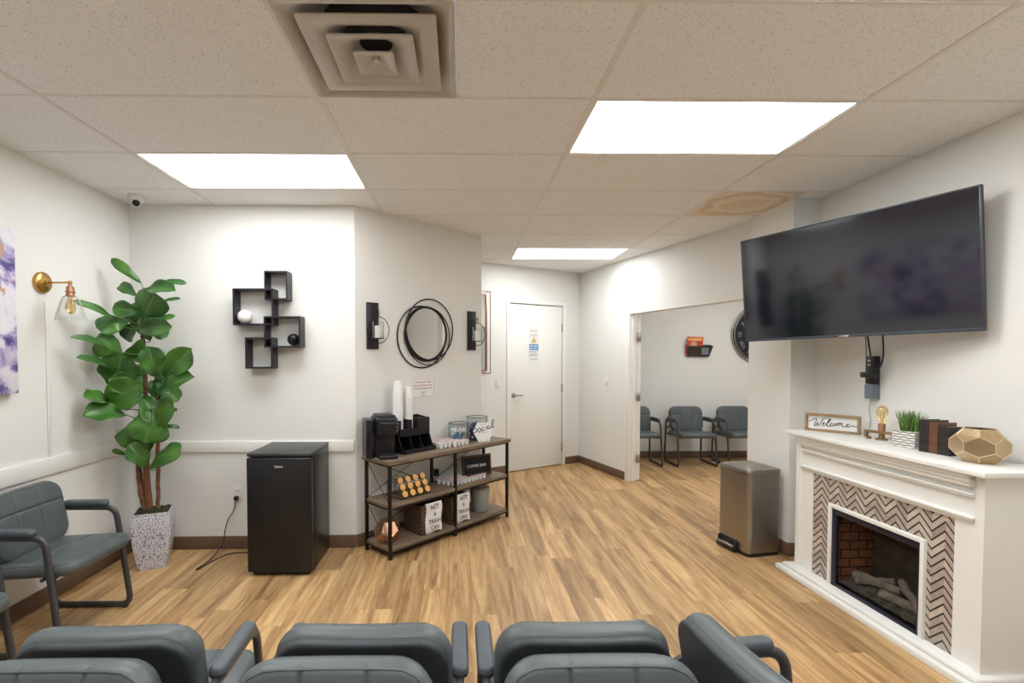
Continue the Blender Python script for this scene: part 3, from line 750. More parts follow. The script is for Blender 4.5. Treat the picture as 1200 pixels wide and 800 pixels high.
dup(ch, (-0.910, 1.415, 0), PI+math.radians(2), 'armchair at the left facing away, turned towards the wall shelf', GF)
dup(ch, (-0.250, 1.415, 0), PI, 'middle foreground armchair facing away toward the room', GF)
dup(ch, (0.322, 1.415, 0), PI, 'foreground armchair facing away, in line with the fireplace side', GF)
dup(ch, (-0.915, 0.985, 0), 0, 'nearest armchair at the bottom left, its stitched front toward the viewer', GF)
dup(ch, (-0.285, 0.985, 0), 0, 'nearest armchair at the bottom middle, its stitched front toward the viewer', GF)
dup(ch, (0.325, 0.985, 0), 0, 'nearest armchair at the bottom right of centre, its stitched front toward the viewer', GF)
dup(ch, (0.814, 1.180, 0), PI/2+math.radians(7), 'armchair in the foreground turned sideways to face the fireplace', GF)
dup(ch, (2.43, 6.77, 0), 0, 'armchair in the adjoining room half hidden by the door frame', GJ)
dup(ch, (3.155, 6.76, 0), 0, 'armchair in the adjoining room under the magazine holder', GJ)
dup(ch, (3.83, 6.77, 0), 0, 'armchair in the adjoining room below the black clock', GJ)

# ------------------------------------------------------------------ potted fig
pl = thing('potted_fig', 'tall fiddle leaf fig in a white pebbled square planter', 'plant', (-2.165, 3.52, 0), math.radians(22))
b = B(); lp = [(0.082, 0.0), (0.098, 0.08), (0.112, 0.18), (0.118, 0.28), (0.116, 0.36), (0.112, 0.395), (0.104, 0.395), (0.104, 0.345)]
rr = sqring(b, lp, 0.008); b.bm.faces.new(rr[0]); b.obj('planter', 'pot', pl, (0, 0, 0.001))
b = B(); n = 14
g = [[b.bm.verts.new((-0.106+0.212*i/n, -0.106+0.212*j/n, 0.383+0.012*random.random()+(0.012 if 2 < i < n-2 and 2 < j < n-2 else 0))) for i in range(n+1)] for j in range(n+1)]
for j in range(n):
    for i in range(n): b.bm.faces.new((g[j][i], g[j][i+1], g[j+1][i+1], g[j+1][i]))
o = b.obj('moss', 'moss', pl)
inv = (Matrix.Translation((-2.165, 3.52, 0)) @ Matrix.Rotation(math.radians(22), 4, 'Z')).inverted()
ST = [[(-2.225, 3.53, 1.66), (-2.215, 3.53, 1.45), (-2.212, 3.53, 1.28), (-2.216, 3.54, 1.10), (-2.222, 3.53, 0.95), (-2.217, 3.54, 0.80), (-2.220, 3.535, 0.66), (-2.190, 3.525, 0.375)],
      [(-2.25, 3.55, 1.0), (-2.280, 3.54, 0.85), (-2.275, 3.54, 0.706), (-2.258, 3.53, 0.553), (-2.218, 3.52, 0.375)],
      [(-2.13, 3.54, 1.40), (-2.143, 3.54, 1.25), (-2.139, 3.54, 1.1), (-2.147, 3.55, 0.675), (-2.142, 3.535, 0.375)],
      [(-2.19, 3.50, 1.95), (-2.205, 3.51, 1.80), (-2.225, 3.53, 1.64)]]
for k, s_ in enumerate(ST):
    b = B(); P = spline(s_, 7)
    P = [inv @ (p+Vector((random.uniform(-1, 1), random.uniform(-1, 1), 0))*0.0025) for p in P]
    b.tube(P, 0.012 if k != 3 else 0.006, 9, r2=[0.023, 0.024, 0.014, 0.009][k])
    for q in range(2, len(P)-2, 5):   # leaf scars
        b.sphere(P[q]+Vector((random.choice((-1, 1))*0.010, random.choice((-1, 1))*0.006, 0)), 0.007, 8, 6)
    b.obj('stem', 'bark', pl)
LV = [
((-2.204, 3.5, 1.983), (-2.36, 3.426, 2.145), 0.07),
((-2.156, 3.44, 1.91), (-1.902, 3.36, 1.929), 0.117),
((-2.086, 3.5, 1.977), (-1.909, 3.52, 1.992), 0.052),
((-2.241, 3.5, 1.894), (-2.365, 3.512, 1.979), 0.087),
((-2.154, 3.44, 1.707), (-2.032, 3.36, 1.895), 0.198),
((-2.077, 3.5, 1.847), (-1.952, 3.52, 1.885), 0.029),
((-2.164, 3.44, 1.777), (-2.316, 3.36, 1.798), 0.099),
((-2.300, 3.38, 1.70), (-2.364, 3.1, 1.825), 0.06),
((-2.252, 3.44, 1.73), (-2.369, 3.289, 1.669), 0.14),
((-2.19, 3.44, 1.655), (-1.935, 3.36, 1.679), 0.117),
((-2.139, 3.5, 1.693), (-1.99, 3.52, 1.766), 0.047),
((-2.271, 3.56, 1.715), (-2.373, 3.566, 1.595), 0.105),
((-2.303, 3.44, 1.503), (-2.371, 3.282, 1.585), 0.157),
((-2.33, 3.36, 1.52), (-2.369, 3.086, 1.605), 0.055),
((-2.34, 3.39, 1.38), (-2.372, 3.135, 1.48), 0.06),
((-2.365, 3.44, 1.275), (-2.255, 3.36, 1.491), 0.198),
((-2.24, 3.56, 1.438), (-2.375, 3.548, 1.504), 0.087),
((-2.086, 3.44, 1.333), (-2.079, 3.36, 1.542), 0.14),
((-2.022, 3.44, 1.327), (-1.801, 3.36, 1.525), 0.14),
((-2.077, 3.44, 1.204), (-1.793, 3.36, 1.348), 0.128),
((-2.178, 3.44, 1.345), (-2.232, 3.36, 1.211), 0.117),
((-2.382, 3.41, 1.143), (-2.151, 3.36, 1.291), 0.198),
((-2.382, 3.426, 1.142), (-2.378, 3.184, 1.231), 0.105),
((-2.288, 3.44, 1.076), (-2.381, 3.184, 1.106), 0.14),
((-2.078, 3.44, 1.128), (-2.125, 3.36, 0.895), 0.222),
((-2.138, 3.56, 1.128), (-2.213, 3.6, 1.309), 0.087),
((-2.046, 3.44, 0.975), (-1.955, 3.36, 1.205), 0.099),
((-2.079, 3.56, 1.098), (-2.029, 3.6, 1.093), 0.029),
((-2.129, 3.56, 0.982), (-2.013, 3.6, 0.97), 0.035),
((-2.214, 3.5, 0.859), (-2.386, 3.46, 0.931), 0.052),
((-2.334, 3.5, 0.787), (-2.388, 3.435, 0.835), 0.035),
((-2.167, 3.44, 0.715), (-2.222, 3.36, 0.889), 0.134),
((-2.144, 3.44, 0.709), (-1.892, 3.36, 0.871), 0.146),
((-2.244, 3.56, 1.232), (-2.34, 3.6, 1.352), 0.087),
((-2.19, 3.56, 1.583), (-2.308, 3.6, 1.754), 0.117),
((-2.20, 3.50, 0.76), (-2.27, 3.62, 0.92), 0.10), ((-2.20, 3.46, 1.02), (-2.30, 3.40, 0.86), 0.13), ((-2.20, 3.47, 1.20), (-2.06, 3.44, 1.02), 0.15), ((-2.18, 3.50, 1.42), (-2.28, 3.46, 1.28), 0.13), ((-2.21, 3.50, 1.60), (-2.30, 3.56, 1.44), 0.12), ((-2.20, 3.50, 1.74), (-2.06, 3.55, 1.62), 0.11), ((-2.12, 3.50, 1.30), (-1.98, 3.52, 1.16), 0.12), ((-2.24, 3.46, 1.24), (-2.33, 3.34, 1.33), 0.13), ((-2.19, 3.48, 0.98), (-2.10, 3.40, 1.10), 0.13), ((-2.22, 3.50, 1.86), (-2.30, 3.48, 1.72), 0.10), ((-2.14, 3.50, 1.22), (-2.04, 3.60, 1.40), 0.12)]
allst = [Vector(p) for s_ in ST for p in spline(s_, 5)]
CAMP = Vector((0, 0, 1.4746))
def leaf_geo(b, uvl, base_, tip, width, k):
    base_, tip = Vector(base_), Vector(tip); ax = tip-base_; Ln = ax.length; ax.normalize()
    toc = (CAMP-(base_+tip)/2).normalized(); toc = (toc+Vector((0, 0, 0.75 if k % 3 else 0.2))).normalized()
    nrm = (toc-ax*toc.dot(ax)).normalized(); sd_ = ax.cross(nrm)
    NU, NV = 14, 10; rows = []; f = []
    for i in range(NU+1):
        t = i/NU
        # fiddle outline: narrow waist near the base, broad towards the tip
        tm = 0.64
        if t < tm: q = t/tm; w = min(1, (t*9)**0.6 if t > 0 else 0)*(0.34+0.66*q*q*(3-2*q))
        else: w = math.sqrt(max(0, 1-((t-tm)/(1-tm))**2.6))
        w = 0.5*width*w*(1+0.05*math.sin(12*t+k))
        row = []
        for j in range(NV+1):
            s_ = (j/NV-0.5)*2
            cup = 0.16*width*(abs(s_)**1.5)*(1 if k % 4 else -0.6)
            wav = 0.05*width*math.sin(t*13+k*1.7+(2 if s_ > 0 else 0))*abs(s_)**2
            arch = 0.14*Ln*math.sin(PI*t)-0.10*Ln*t*t
            p = base_+ax*(t*Ln)+sd_*(s_*w)+nrm*(arch*0.6+cup*min(1, w/width*3)+wav)
            p.x = max(p.x, -2.465); p.y = min(p.y, 3.785)
            row.append(b.bm.verts.new(inv @ p))
        rows.append(row)
    for i in range(NU):
        for j in range(NV):
            q = (rows[i][j], rows[i][j+1], rows[i+1][j+1], rows[i+1][j])
            fc = b.bm.faces.new(q)
            for lp_, (a, c) in zip(fc.loops, ((i, j), (i, j+1), (i+1, j+1), (i+1, j))): lp_[uvl].uv = (c/NV, a/NU)
b = B(); uvl = b.bm.loops.layers.uv.new('UVMap')
for k, (p, q, w) in enumerate(LV): leaf_geo(b, uvl, p, q, w*(1.14 if w > 0.09 else 1.0), k)
me = bpy.data.meshes.new('foliage'); b.bm.to_mesh(me); b.bm.free(); me.materials.append(M['leaf'])
for p in me.polygons: p.use_smooth = True
fo = bpy.data.objects.new('foliage', me); COL.objects.link(fo); fo.parent = pl
sm = fo.modifiers.new('thickness', 'SOLIDIFY'); sm.thickness = 0.0012
b = B()
for p, q, w in LV:
    p = Vector(p); s_ = min(allst, key=lambda a: (a-p).length+abs(a.z-(p.z-0.03))*0.5)
    mid = (p+s_)/2+Vector((0, 0, -0.01)); b.tube([inv @ v for v in spline([s_, mid, p], 4)], 0.0035, 6)
b.obj('leaf_stalks', M['grass'], pl)

# ------------------------------------------------------------------ mini fridge, cord, outlet
fr = thing('mini_fridge', 'black compact fridge standing against the white wall', 'fridge', (-1.205, 3.545, 0), 0)
b = B(); b.box(-0.213, 0.213, -0.185, 0.225, 0.02, 0.805, 0.006); b.obj('cabinet', 'fridge', fr)
b = B(); b.box(-0.215, 0.215, -0.235, -0.190, 0.03, 0.800, 0.008); b.obj('door', 'fridge', fr)
b = B(); b.box(-0.215, 0.215, -0.228, 0.225, 0.807, 0.830, 0.006); b.obj('top', mat('fridge_top', (0.035, 0.04, 0.04), 0.38, nscale=20, namt=0.1), fr)
b = B(); b.box(-0.19, 0.19, -0.20, -0.03, 0.006, 0.02); b.obj('kick_plate', 'black', fr)
for sx in (-1, 1):
    for y in (-0.17, 0.19): B().lathe([(0.001, 0), (0.018, 0), (0.018, 0.02), (0.001, 0.02)], 12, Matrix.Translation((sx*0.17, y, 0.0))).obj('foot', 'black', fr)
text('badge', 'Galanz', 0.021, 'white', fr, (0.0, -0.2355, 0.742))
outl = WB.pt(0.783, 0, 0.445)
def outlet_plate(W, x, z, label, holes=2, w=0.07, h=0.115):
    t = thing('power_outlet', label, 'outlet', W.pt(x, 0, z), W.yaw)
    B().box(-w/2, w/2, -0.006, -0.0005, -h/2, h/2, 0.003).obj('cover_plate', 'white', t)
    for s_ in (-1, 1): B().box(-0.017, 0.017, -0.008, -0.004, s_*0.026-0.014, s_*0.026+0.014, 0.004).obj('socket', 'trim', t)
    return t
outlet_plate(WB, 0.783, 0.432, 'white wall outlet with a black plug left of the fridge')
pts = [(0, -0.035, -0.012), (0.0, -0.05, -0.05), (-0.02, -0.03, -0.10), (-0.055, -0.05, -0.17), (-0.075, -0.055, -0.25), (-0.08, -0.08, -0.33), (-0.10, -0.22, -0.39), (-0.125, -0.36, -0.400), (-0.11, -0.36, -0.400), (-0.07, -0.20, -0.400), (-0.02, -0.10, -0.400), (0.12, -0.08, -0.400), (0.26, -0.09, -0.39), (0.30, -0.06, -0.38)]
OFF = Vector((-1.697+1.205, 3.80-3.545, 0.405))
cd = B().tube(spline([Vector(p)+OFF for p in pts], 6), 0.0038, 8).obj('power_cord', 'black', fr)
B().box(-0.014, 0.014, -0.042, -0.009, -0.018, 0.012, 0.005).obj('plug', 'black', cd, tuple(OFF))

# ------------------------------------------------------------------ wall shelf of interlocking boxes with two balls
ws = thing('wall_shelf', 'black wall shelf of four interlocking box frames', 'wall shelf', WB.pt(0, 0, 0), WB.yaw)
def bxf(x0, x1, z0, z1, d=0.115, t=0.012):
    b = B(); y0, y1 = -d, -0.001
    b.box(x0, x1, y0, y1, z1-t, z1); b.box(x0, x1, y0, y1, z0, z0+t); b.box(x0, x0+t, y0, y1, z0+t, z1-t); b.box(x1-t, x1, y0, y1, z0+t, z1-t)
    return b.obj('box_frame', 'shelfb', ws, smooth=False)
# outlines at the front edge
BOXES = [(1.042, 1.211, 1.894, 2.106), (0.811, 1.106, 1.707, 1.977), (1.036, 1.304, 1.542, 1.773), (0.898, 1.098, 1.386, 1.617)]
for k, (a, c, z0, z1) in enumerate(BOXES): bxf(a, c, z0, z1, 0.112+0.0012*k, 0.0115+0.0004*k)
wb_ = B(); wb_.sphere((0, 0, 0.052), 0.052, 28, 18); o = wb_.obj('ball', 'ball', None, WB.pt(0.878, 0.062, 1.7195)); tag(o, 'white ceramic ball on the left box of the wall shelf', 'decorative ball')
bb = thing('ball', 'black openwork ball on the right box of the wall shelf', 'decorative ball', WB.pt(1.236, 0.060, 1.556)); b = B(); b.sphere((0, 0, 0.046), 0.0400, 20, 12); b.obj('core', 'black', bb)
for a in range(5):
    b = B(); R_ = Matrix.Translation((0, 0, 0.046)) @ Euler((random.uniform(0, 3), random.uniform(0, 3), 0)).to_matrix().to_4x4()
    b.tube(circ(0.0425, 28, plane='xy'), 0.0030, 6, closed=True, T=R_); b.obj('band', 'blackm', bb)

# ------------------------------------------------------------------ left wall: art, brass lamp
ar = thing('canvas_art', 'purple, navy and white abstract canvas at the left edge of the wall', 'wall art', WL.pt(0, 0, 0), WL.yaw)
ax1 = 2.78+1.75; B().box(ax1-1.25, ax1, -0.045, -0.002, 1.275, 2.18, 0.003).obj('canvas', 'art', ar)
B().box(ax1-1.23, ax1-0.02, -0.012, -0.0005, 1.30, 2.13).obj('stretcher', 'rustic', ar, smooth=False)
sc = thing('wall_lamp', 'brass swing wall lamp with a clear glass shade beside the fig', 'wall lamp', WL.pt(3.03+1.75-0.03, 0, 1.915), WL.yaw)
T = Matrix.Rotation(PI/2, 4, 'X')
B().lathe([(0.001, 0.001), (0.062, 0.001), (0.062, 0.014), (0.055, 0.022), (0.014, 0.026), (0.010, 0.04), (0.001, 0.04)], 32, T).obj('wall_plate', 'brass', sc)
b = B(); b.tube(spline([(0, -0.03, 0), (0.0, -0.06, 0.0), (0.0, -0.165, 0.0)]), 0.006, 10); b.sphere((0, -0.170, 0), 0.012, 12, 8); b.obj('arm', 'brass', sc)
b = B(); b.lathe([(0.001, 0.0), (0.009, 0.0), (0.010, -0.022), (0.020, -0.026), (0.021, -0.050), (0.025, -0.052), (0.025, -0.060), (0.021, -0.062), (0.022, -0.078), (0.030, -0.082), (0.001, -0.083)], 22, Matrix.Translation((0, -0.170, 0))); b.obj('socket', 'copper', sc)
b = B(); b.lathe([(0.028, -0.078), (0.036, -0.082), (0.048, -0.105), (0.062, -0.150), (0.076, -0.205), (0.080, -0.222)], 32, Matrix.Translation((0, -0.170, 0)), caps=False); b.obj('shade', 'glass', sc)
b = B(); b.lathe([(0.012, -0.083), (0.014, -0.10), (0.026, -0.135), (0.028, -0.155), (0.018, -0.180), (0.001, -0.188)], 20, Matrix.Translation((0, -0.170, 0))); bl = b.obj('bulb', 'amber', sc)
B().tube([(0.004, -0.170, -0.09), (0.010, -0.170, -0.16), (0, -0.170, -0.10), (-0.010, -0.170, -0.16), (-0.004, -0.170, -0.09)], 0.0012, 5).obj('filament', 'copper', bl)

# ------------------------------------------------------------------ angled wall: mirror, sconces, plaque
mr = thing('wall_mirror', 'round mirror framed by overlapping black wire hoops', 'mirror', WA.pt(0.693, 0, 1.668), WA.yaw)
T = Matrix.Rotation(PI/2, 4, 'X')
B().lathe([(0.001, 0.012), (0.222, 0.012), (0.222, 0.018), (0.001, 0.0181)], 64, T).obj('glass', 'mirror', mr)
b = B(); b.tube(circ(0.228, 72, (0, -0.018, 0)), 0.0105, 8, closed=True); b.obj('rim', 'blackm', mr)
for R_, dx, dz, y, e in ((0.262, -0.042, -0.028, -0.012, 0.006), (0.262, 0.040, 0.038, -0.024, 0.006), (0.245, 0.012, -0.020, -0.030, 0.005)):
    B().tube(circ(R_, 72, (dx, y, dz)), e, 8, closed=True).obj('hoop', 'blackm', mr)
B().box(-0.1, 0.1, -0.012, -0.0005, -0.1, 0.1).obj('backing', 'blackm', mr, smooth=False)
def sconce(x, label):
    t = thing('candle_sconce', label, 'candle sconce', WA.pt(x, 0, 1.715), WA.yaw, 'black candle sconces beside the mirror')
    B().box(-0.052, 0.052, -0.018, -0.0005, -0.182, 0.182, 0.002).obj('back_plate', 'shelfb', t)
    b = B(); zc = -0.035
    b.tube(circ(0.104, 48, (0, -0.085, zc)), 0.0035, 6, closed=True)
    b.tube(spline([(0, -0.018, 0.10), (0, -0.06, 0.105), (0, -0.085, 0.10)]), 0.003, 6); b.tube(circ(0.011, 16, (0, -0.085, 0.088)), 0.0025, 6, closed=True); b.tube(circ(0.009, 16, (0, -0.085, 0.108), 'yz'), 0.0025, 6, closed=True)
    b.tube([(0, -0.018, zc-0.06), (0, -0.085, zc-0.06)], 0.003, 6)
    b.obj('hoop', 'blackm', t)
    b = B(); b.lathe([(0.001, 0), (0.048, 0), (0.050, 0.006), (0.001, 0.004)], 24, Matrix.Translation((0, -0.085, zc-0.068))); b.obj('tray', 'blackm', t)
    b = B(); b.lathe([(0.044, 0.004), (0.044, 0.132)], 28, Matrix.Translation((0, -0.085, zc-0.066)), caps=False); b.obj('glass_cylinder', 'glass', t)
    b = B(); b.lathe([(0.001, 0), (0.026, 0), (0.026, 0.095), (0.001, 0.098)], 20, Matrix.Translation((0, -0.085, zc-0.062))); b.obj('candle', 'candle', t)
    return t
sconce(0.152, 'black candle sconce with wire hoop left of the round mirror')
sconce(1.250, 'black candle sconce with wire hoop right of the round mirror')
pq = thing('wall_plaque', 'small white notice with red lettering on wall above the paper cups', 'notice', WA.pt(0.668, 0, 1.205), WA.yaw)
b = B(); w, h = 0.122, 0.078; r_ = 0.012; poly = []
for sx, sy, a0 in ((1, 1, 0), (-1, 1, PI/2), (-1, -1, PI), (1, -1, 3*PI/2)):
    for k in range(5): a = a0+k*PI/8; poly.append((sx*(w-r_)+r_*math.cos(a), sy*(h-r_)+r_*math.sin(a)))
b.prism(poly, 0.0005, 0.004, T); b.obj('panel', 'paper', pq)
b.__init__(); b.tube([(p[0]*0.985, -0.004, p[1]*0.975) for p in poly], 0.0012, 5, closed=True); b.obj('border', 'greyink', pq)
for z, w_l, sz, mm in ((0.050, 0.17, 0.012, 'redink'), (0.022, 0.215, 0.012, 'redink'), (-0.004, 0.20, 0.012, 'redink'), (-0.036, 0.05, 0.009, 'ink'), (-0.060, 0.05, 0.009, 'ink')):
    fineprint(pq, 0, -0.0045, z, w_l, sz, mm, int(z*1000)+90)

# ------------------------------------------------------------------ rear wall: framed mirror edge, switches
ox = WR.L-1.598
fm = thing('framed_mirror', 'tall copper and black framed panel glimpsed beyond the angled wall', 'mirror', WR.pt(ox, 0, 1.765), WR.yaw)
b = B()
X0, X1, Z = -0.50, 0.075, 0.495
b.tube([(X0, -0.05, -Z), (X1, -0.05, -Z), (X1, -0.05, Z), (X0, -0.05, Z)], 0.005, 6, closed=True)
for sx in (X0, X1):
    for z in (-Z, Z): b.tube([(sx, -0.05, z), (sx-0.03*(1 if sx > 0 else -1), -0.005, z)], 0.005, 6)
b.obj('outer_frame', 'blackm', fm)
b = B()
for a in ((X0+0.03, X0+0.045, -Z+0.03, Z-0.03), (X1-0.045, X1-0.030, -Z+0.03, Z-0.03), (X0+0.045, X1-0.045, Z-0.045, Z-0.03), (X0+0.045, X1-0.045, -Z+0.03, -Z+0.045)): b.box(a[0], a[1], -0.03, -0.001, a[2], a[3], 0.003)
b.obj('inner_frame', 'copper', fm)
B().box(X0+0.045, X1-0.045, -0.012, -0.008, -Z+0.045, Z-0.045).obj('glass', 'mirror', fm, smooth=False)
def switch(W, x, z, label):
    t = thing('light_switch', label, 'light switch', W.pt(x, 0, z), W.yaw)
    B().box(-0.036, 0.036, -0.006, -0.0005, -0.058, 0.058, 0.003).obj('cover_plate', 'white', t)
    B().box(-0.016, 0.016, -0.010, -0.005, -0.033, 0.033, 0.002).obj('rocker', 'trim', t)
switch(WR, ox+0.216, 1.135, 'white light switch left of the closed door')
switch(WD, 0.672, 1.165, 'white light switch between the door corner and the doorway')

# ------------------------------------------------------------------ adjoining room: clock, magazine holder
ck = thing('wall_clock', 'large round black clock half hidden behind the television', 'clock', (4.35, 7.148, 1.79), 0)
T = Matrix.Rotation(PI/2, 4, 'X')
B().lathe([(0.001, 0.001), (0.40, 0.001), (0.40, 0.015), (0.001, 0.016)], 56, T).obj('dial', 'black', ck)
b = B(); b.tube(circ(0.425, 64, (0, -0.018, 0)), 0.009, 8, closed=True); b.tube(circ(0.385, 64, (0, -0.020, 0)), 0.008, 8, closed=True); b.obj('rim', 'nickel', ck)
for k, s_ in enumerate(('XII', 'I', 'II', 'III', 'IV', 'V', 'VI', 'VII', 'VIII', 'IX', 'X', 'XI')):
    a = PI/2-k*PI/6; text('numeral', s_, 0.085, 'greyink', ck, (0.30*math.cos(a), -0.0175, 0.30*math.sin(a)), (PI/2, -(a-PI/2), 0))
b = B(); b.box(-0.008, 0.008, -0.026, -0.022, -0.04, 0.20, T=Matrix.Rotation(math.radians(65), 4, 'Y')); b.obj('hour_hand', 'nickel', ck)
b = B(); b.box(-0.006, 0.006, -0.030, -0.027, -0.05, 0.28, T=Matrix.Rotation(math.radians(-50), 4, 'Y')); b.obj('minute_hand', 'nickel', ck)
B().lathe([(0.001, 0.016), (0.02, 0.016), (0.02, 0.034), (0.001, 0.035)], 16, T).obj('hub', 'nickel', ck)
mh = thing('magazine_holder', 'smoked plastic wall pocket on the adjoining room wall', 'magazine holder', (3.44, 7.149, 1.47), 0)
b = B()
def trap(y, z0, z1, w0, w1): return [(-w0, y, z0), (w0, y, z0), (w1, y, z1), (-w1, y, z1)]
b.add([(-0.155, -0.001, 0), (0.155, -0.001, 0), (0.18, -0.001, 0.17), (-0.18, -0.001, 0.17), (-0.155, -0.035, 0), (0.155, -0.035, 0), (0.18, -0.10, 0.15), (-0.18, -0.10, 0.15), (-0.155, -0.004, 0.006), (0.155, -0.004, 0.006), (0.176, -0.004, 0.17), (-0.176, -0.004, 0.17), (-0.152, -0.031, 0.006), (0.152, -0.031, 0.006), (0.176, -0.095, 0.15), (-0.176, -0.095, 0.15)],
      [(0, 1, 2, 3), (0, 4, 5, 1), (4, 7, 6, 5), (0, 3, 7, 4), (1, 5, 6, 2), (8, 11, 10, 9), (8, 9, 13, 12), (12, 13, 14, 15), (8, 12, 15, 11), (9, 10, 14, 13), (3, 2, 10, 11), (7, 15, 14, 6), (3, 11, 15, 7), (2, 6, 14, 10)])
b.obj('pocket', 'clearplastic', mh, smooth=False)
B().box(0.02, 0.12, -0.1035, -0.1025, 0.02, 0.12).obj('card', 'slate', mh, (0, 0.0, 0), smooth=False).rotation_euler = (0, 0, 0)
for o in mh.children:
    if o.name.startswith('card'): o.location = (0, 0.016, 0.005); o.rotation_euler = (0, 0, 0)
mg = thing('magazine', 'red covered magazine standing in the smoked plastic wall pocket', 'magazine', (3.37, 7.125, 1.485), math.radians(0), rot=(math.radians(8), math.radians(2), 0))
B().box(-0.115, 0.115, -0.006, 0, 0.0, 0.27, 0.001).obj('cover', 'redmag', mg)
b = B(); b.sphere((0, 0, 0), 0.05, 20, 10, (1.0, 0.03, 0.8), Matrix.Translation((-0.015, -0.0065, 0.16))); b.obj('cover_print', 'skinmag', mg)
B().box(-0.10, 0.10, -0.0072, -0.006, 0.215, 0.255).obj('title_band', M['orange'], mg, smooth=False)

# ------------------------------------------------------------------ console shelf
SU = Vector((0.701, 0.713, 0)).normalized(); SW = Vector((-SU.y, SU.x, 0)); S0 = Vector((-0.503, 3.559, 0)); SY = math.atan2(SU.y, SU.x)
def sp_(u, w, z): p = S0+SU*u+SW*w; return (p.x, p.y, z)
SL, SD = 1.36, 0.31
sh = thing('console_shelf', 'three tier wood and black metal console shelf on the angled wall', 'shelf', tuple(S0), SY)
TOPZ = 0.722; MZ = 0.398; LZ = 0.082
for nm, z, t in (('top_board', TOPZ, 0.030), ('middle_shelf', MZ, 0.026), ('bottom_shelf', LZ, 0.026)):
    e = 0.014 if nm == 'top_board' else -0.004
    B().box(-e, SL+e, -e, SD+e, z-t, z, 0.002).obj(nm, 'plank', sh)
for u in (0.011, SL/2, SL-0.011):
    for w in (0.011, SD-0.011):
        B().box(u-0.011, u+0.011, w-0.011, w+0.011, 0.0, TOPZ-0.030, 0.0015).obj('leg', 'blackm', sh)
b = B()
for z in (TOPZ-0.042, MZ-0.038, LZ-0.038):
    for w in (0.008, SD-0.008): b.box(0.02, SL-0.02, w-0.006, w+0.006, z, z+0.012)
    for u in (0.011, SL/2, SL-0.011): b.box(u-0.006, u+0.006, 0.01, SD-0.01, z, z+0.012)
b.obj('rail', 'blackm', sh, smooth=False)
for u0, u1 in ((0.02, SL/2-0.01), (SL/2+0.01, SL-0.02)):
    for zA, zB in ((MZ, TOPZ-0.04), (LZ, MZ-0.04)):
        b = B(); b.tube([(u0, SD-0.003, zA), (u1, SD-0.003, zB)], 0.0028, 6); b.tube([(u0, SD+0.003, zB), (u1, SD+0.003, zA)], 0.0028, 6); b.obj('cross_brace', 'blackm', sh)
for zA, zB in ((MZ, TOPZ-0.04), (LZ, MZ-0.04)):
    b = B(); b.tube([(0.011, 0.02, zA), (0.011, SD-0.02, zB)][::-1], 0.0028, 6); b.obj('cross_brace', 'blackm', sh)

# coffee maker
km = thing('coffee_maker', 'black single serve coffee maker on the left end of the console shelf', 'coffee maker', sp_(0.100, 0.185, TOPZ), SY-math.radians(24))
b = B(); b.box(-0.085, 0.075, -0.02, 0.12, 0.0, 0.300, 0.010); b.obj('body', 'black', km)
b = B(); b.box(-0.150, -0.088, -0.05, 0.12, 0.0, 0.285, 0.008); b.obj('water_tank', mat('tank_plastic', (0.008, 0.009, 0.016), 0.25, nscale=10, namt=0.1), km)
b = B(); b.box(-0.080, 0.070, -0.13, -0.022, 0.175, 0.305, 0.014, seg=3); b.box(-0.07, 0.06, -0.10, 0.10, 0.302, 0.318, 0.006); b.obj('brew_head', 'black', km)
b = B(); b.box(-0.075, 0.065, -0.15, -0.022, 0.0, 0.030, 0.008); b.box(-0.06, 0.05, -0.14, -0.03, 0.030, 0.033); b.obj('drip_tray', 'black', km)
b = B(); b.tube([(-0.05, -0.128, 0.27), (-0.05, -0.145, 0.265), (0.04, -0.145, 0.265), (0.04, -0.128, 0.27)], 0.006, 8); b.obj('handle', 'frame', km)
for k in range(4): B().lathe([(0.001, 0), (0.0065, 0), (0.0065, 0.003), (0.001, 0.003)], 12, Matrix.Translation((0.062, -0.131, 0.285-0.026*k)) @ Matrix.Rotation(PI/2, 4, 'X')).obj('button', 'nickel', km)

# cup and condiment organiser
og = thing('cup_organizer', 'black countertop organizer holding paper cups and condiments', 'organizer', sp_(0.225, 0.335, TOPZ), SY)
w_ = 0.325
b = B(); b.box(0, w_, -0.012, 0.0, 0.0, 0.27)
prof = [(-0.235, 0.0), (-0.235, 0.030), (-0.19, 0.045), (-0.155, 0.125), (-0.155, 0.255), (0.0, 0.27), (0.0, 0.0)]
for x in (0.0, w_-0.008):
    b.add([(x, p[0], p[1]) for p in prof]+[(x+0.008, p[0], p[1]) for p in prof], [tuple(range(7)), tuple(range(13, 6, -1))]+[(i, (i+1) % 7, 7+(i+1) % 7, 7+i) for i in range(7)])
b.obj('side_panels', 'black', og, smooth=False)
b = B(); b.box(0.008, w_-0.008, -0.165, -0.012, 0.125, 0.135); b.box(0.008, w_-0.008, -0.165, -0.155, 0.125, 0.185)
for x in (0.112, 0.215): b.box(x-0.004, x+0.004, -0.155, -0.012, 0.135, 0.255)
b.box(0.215, w_-0.008, -0.16, -0.15, 0.185, 0.26)
for x0, x1 in ((0.008, 0.020), (0.088, 0.130), (0.195, 0.215)): b.box(x0, x1, -0.165, -0.157, 0.185, 0.255)
b.obj('cup_bins', 'black', og, smooth=False)
b = B(); b.box(0.008, w_-0.008, -0.235, -0.012, 0.0, 0.008); b.box(0.008, w_-0.008, -0.237, -0.228, 0.0, 0.034)
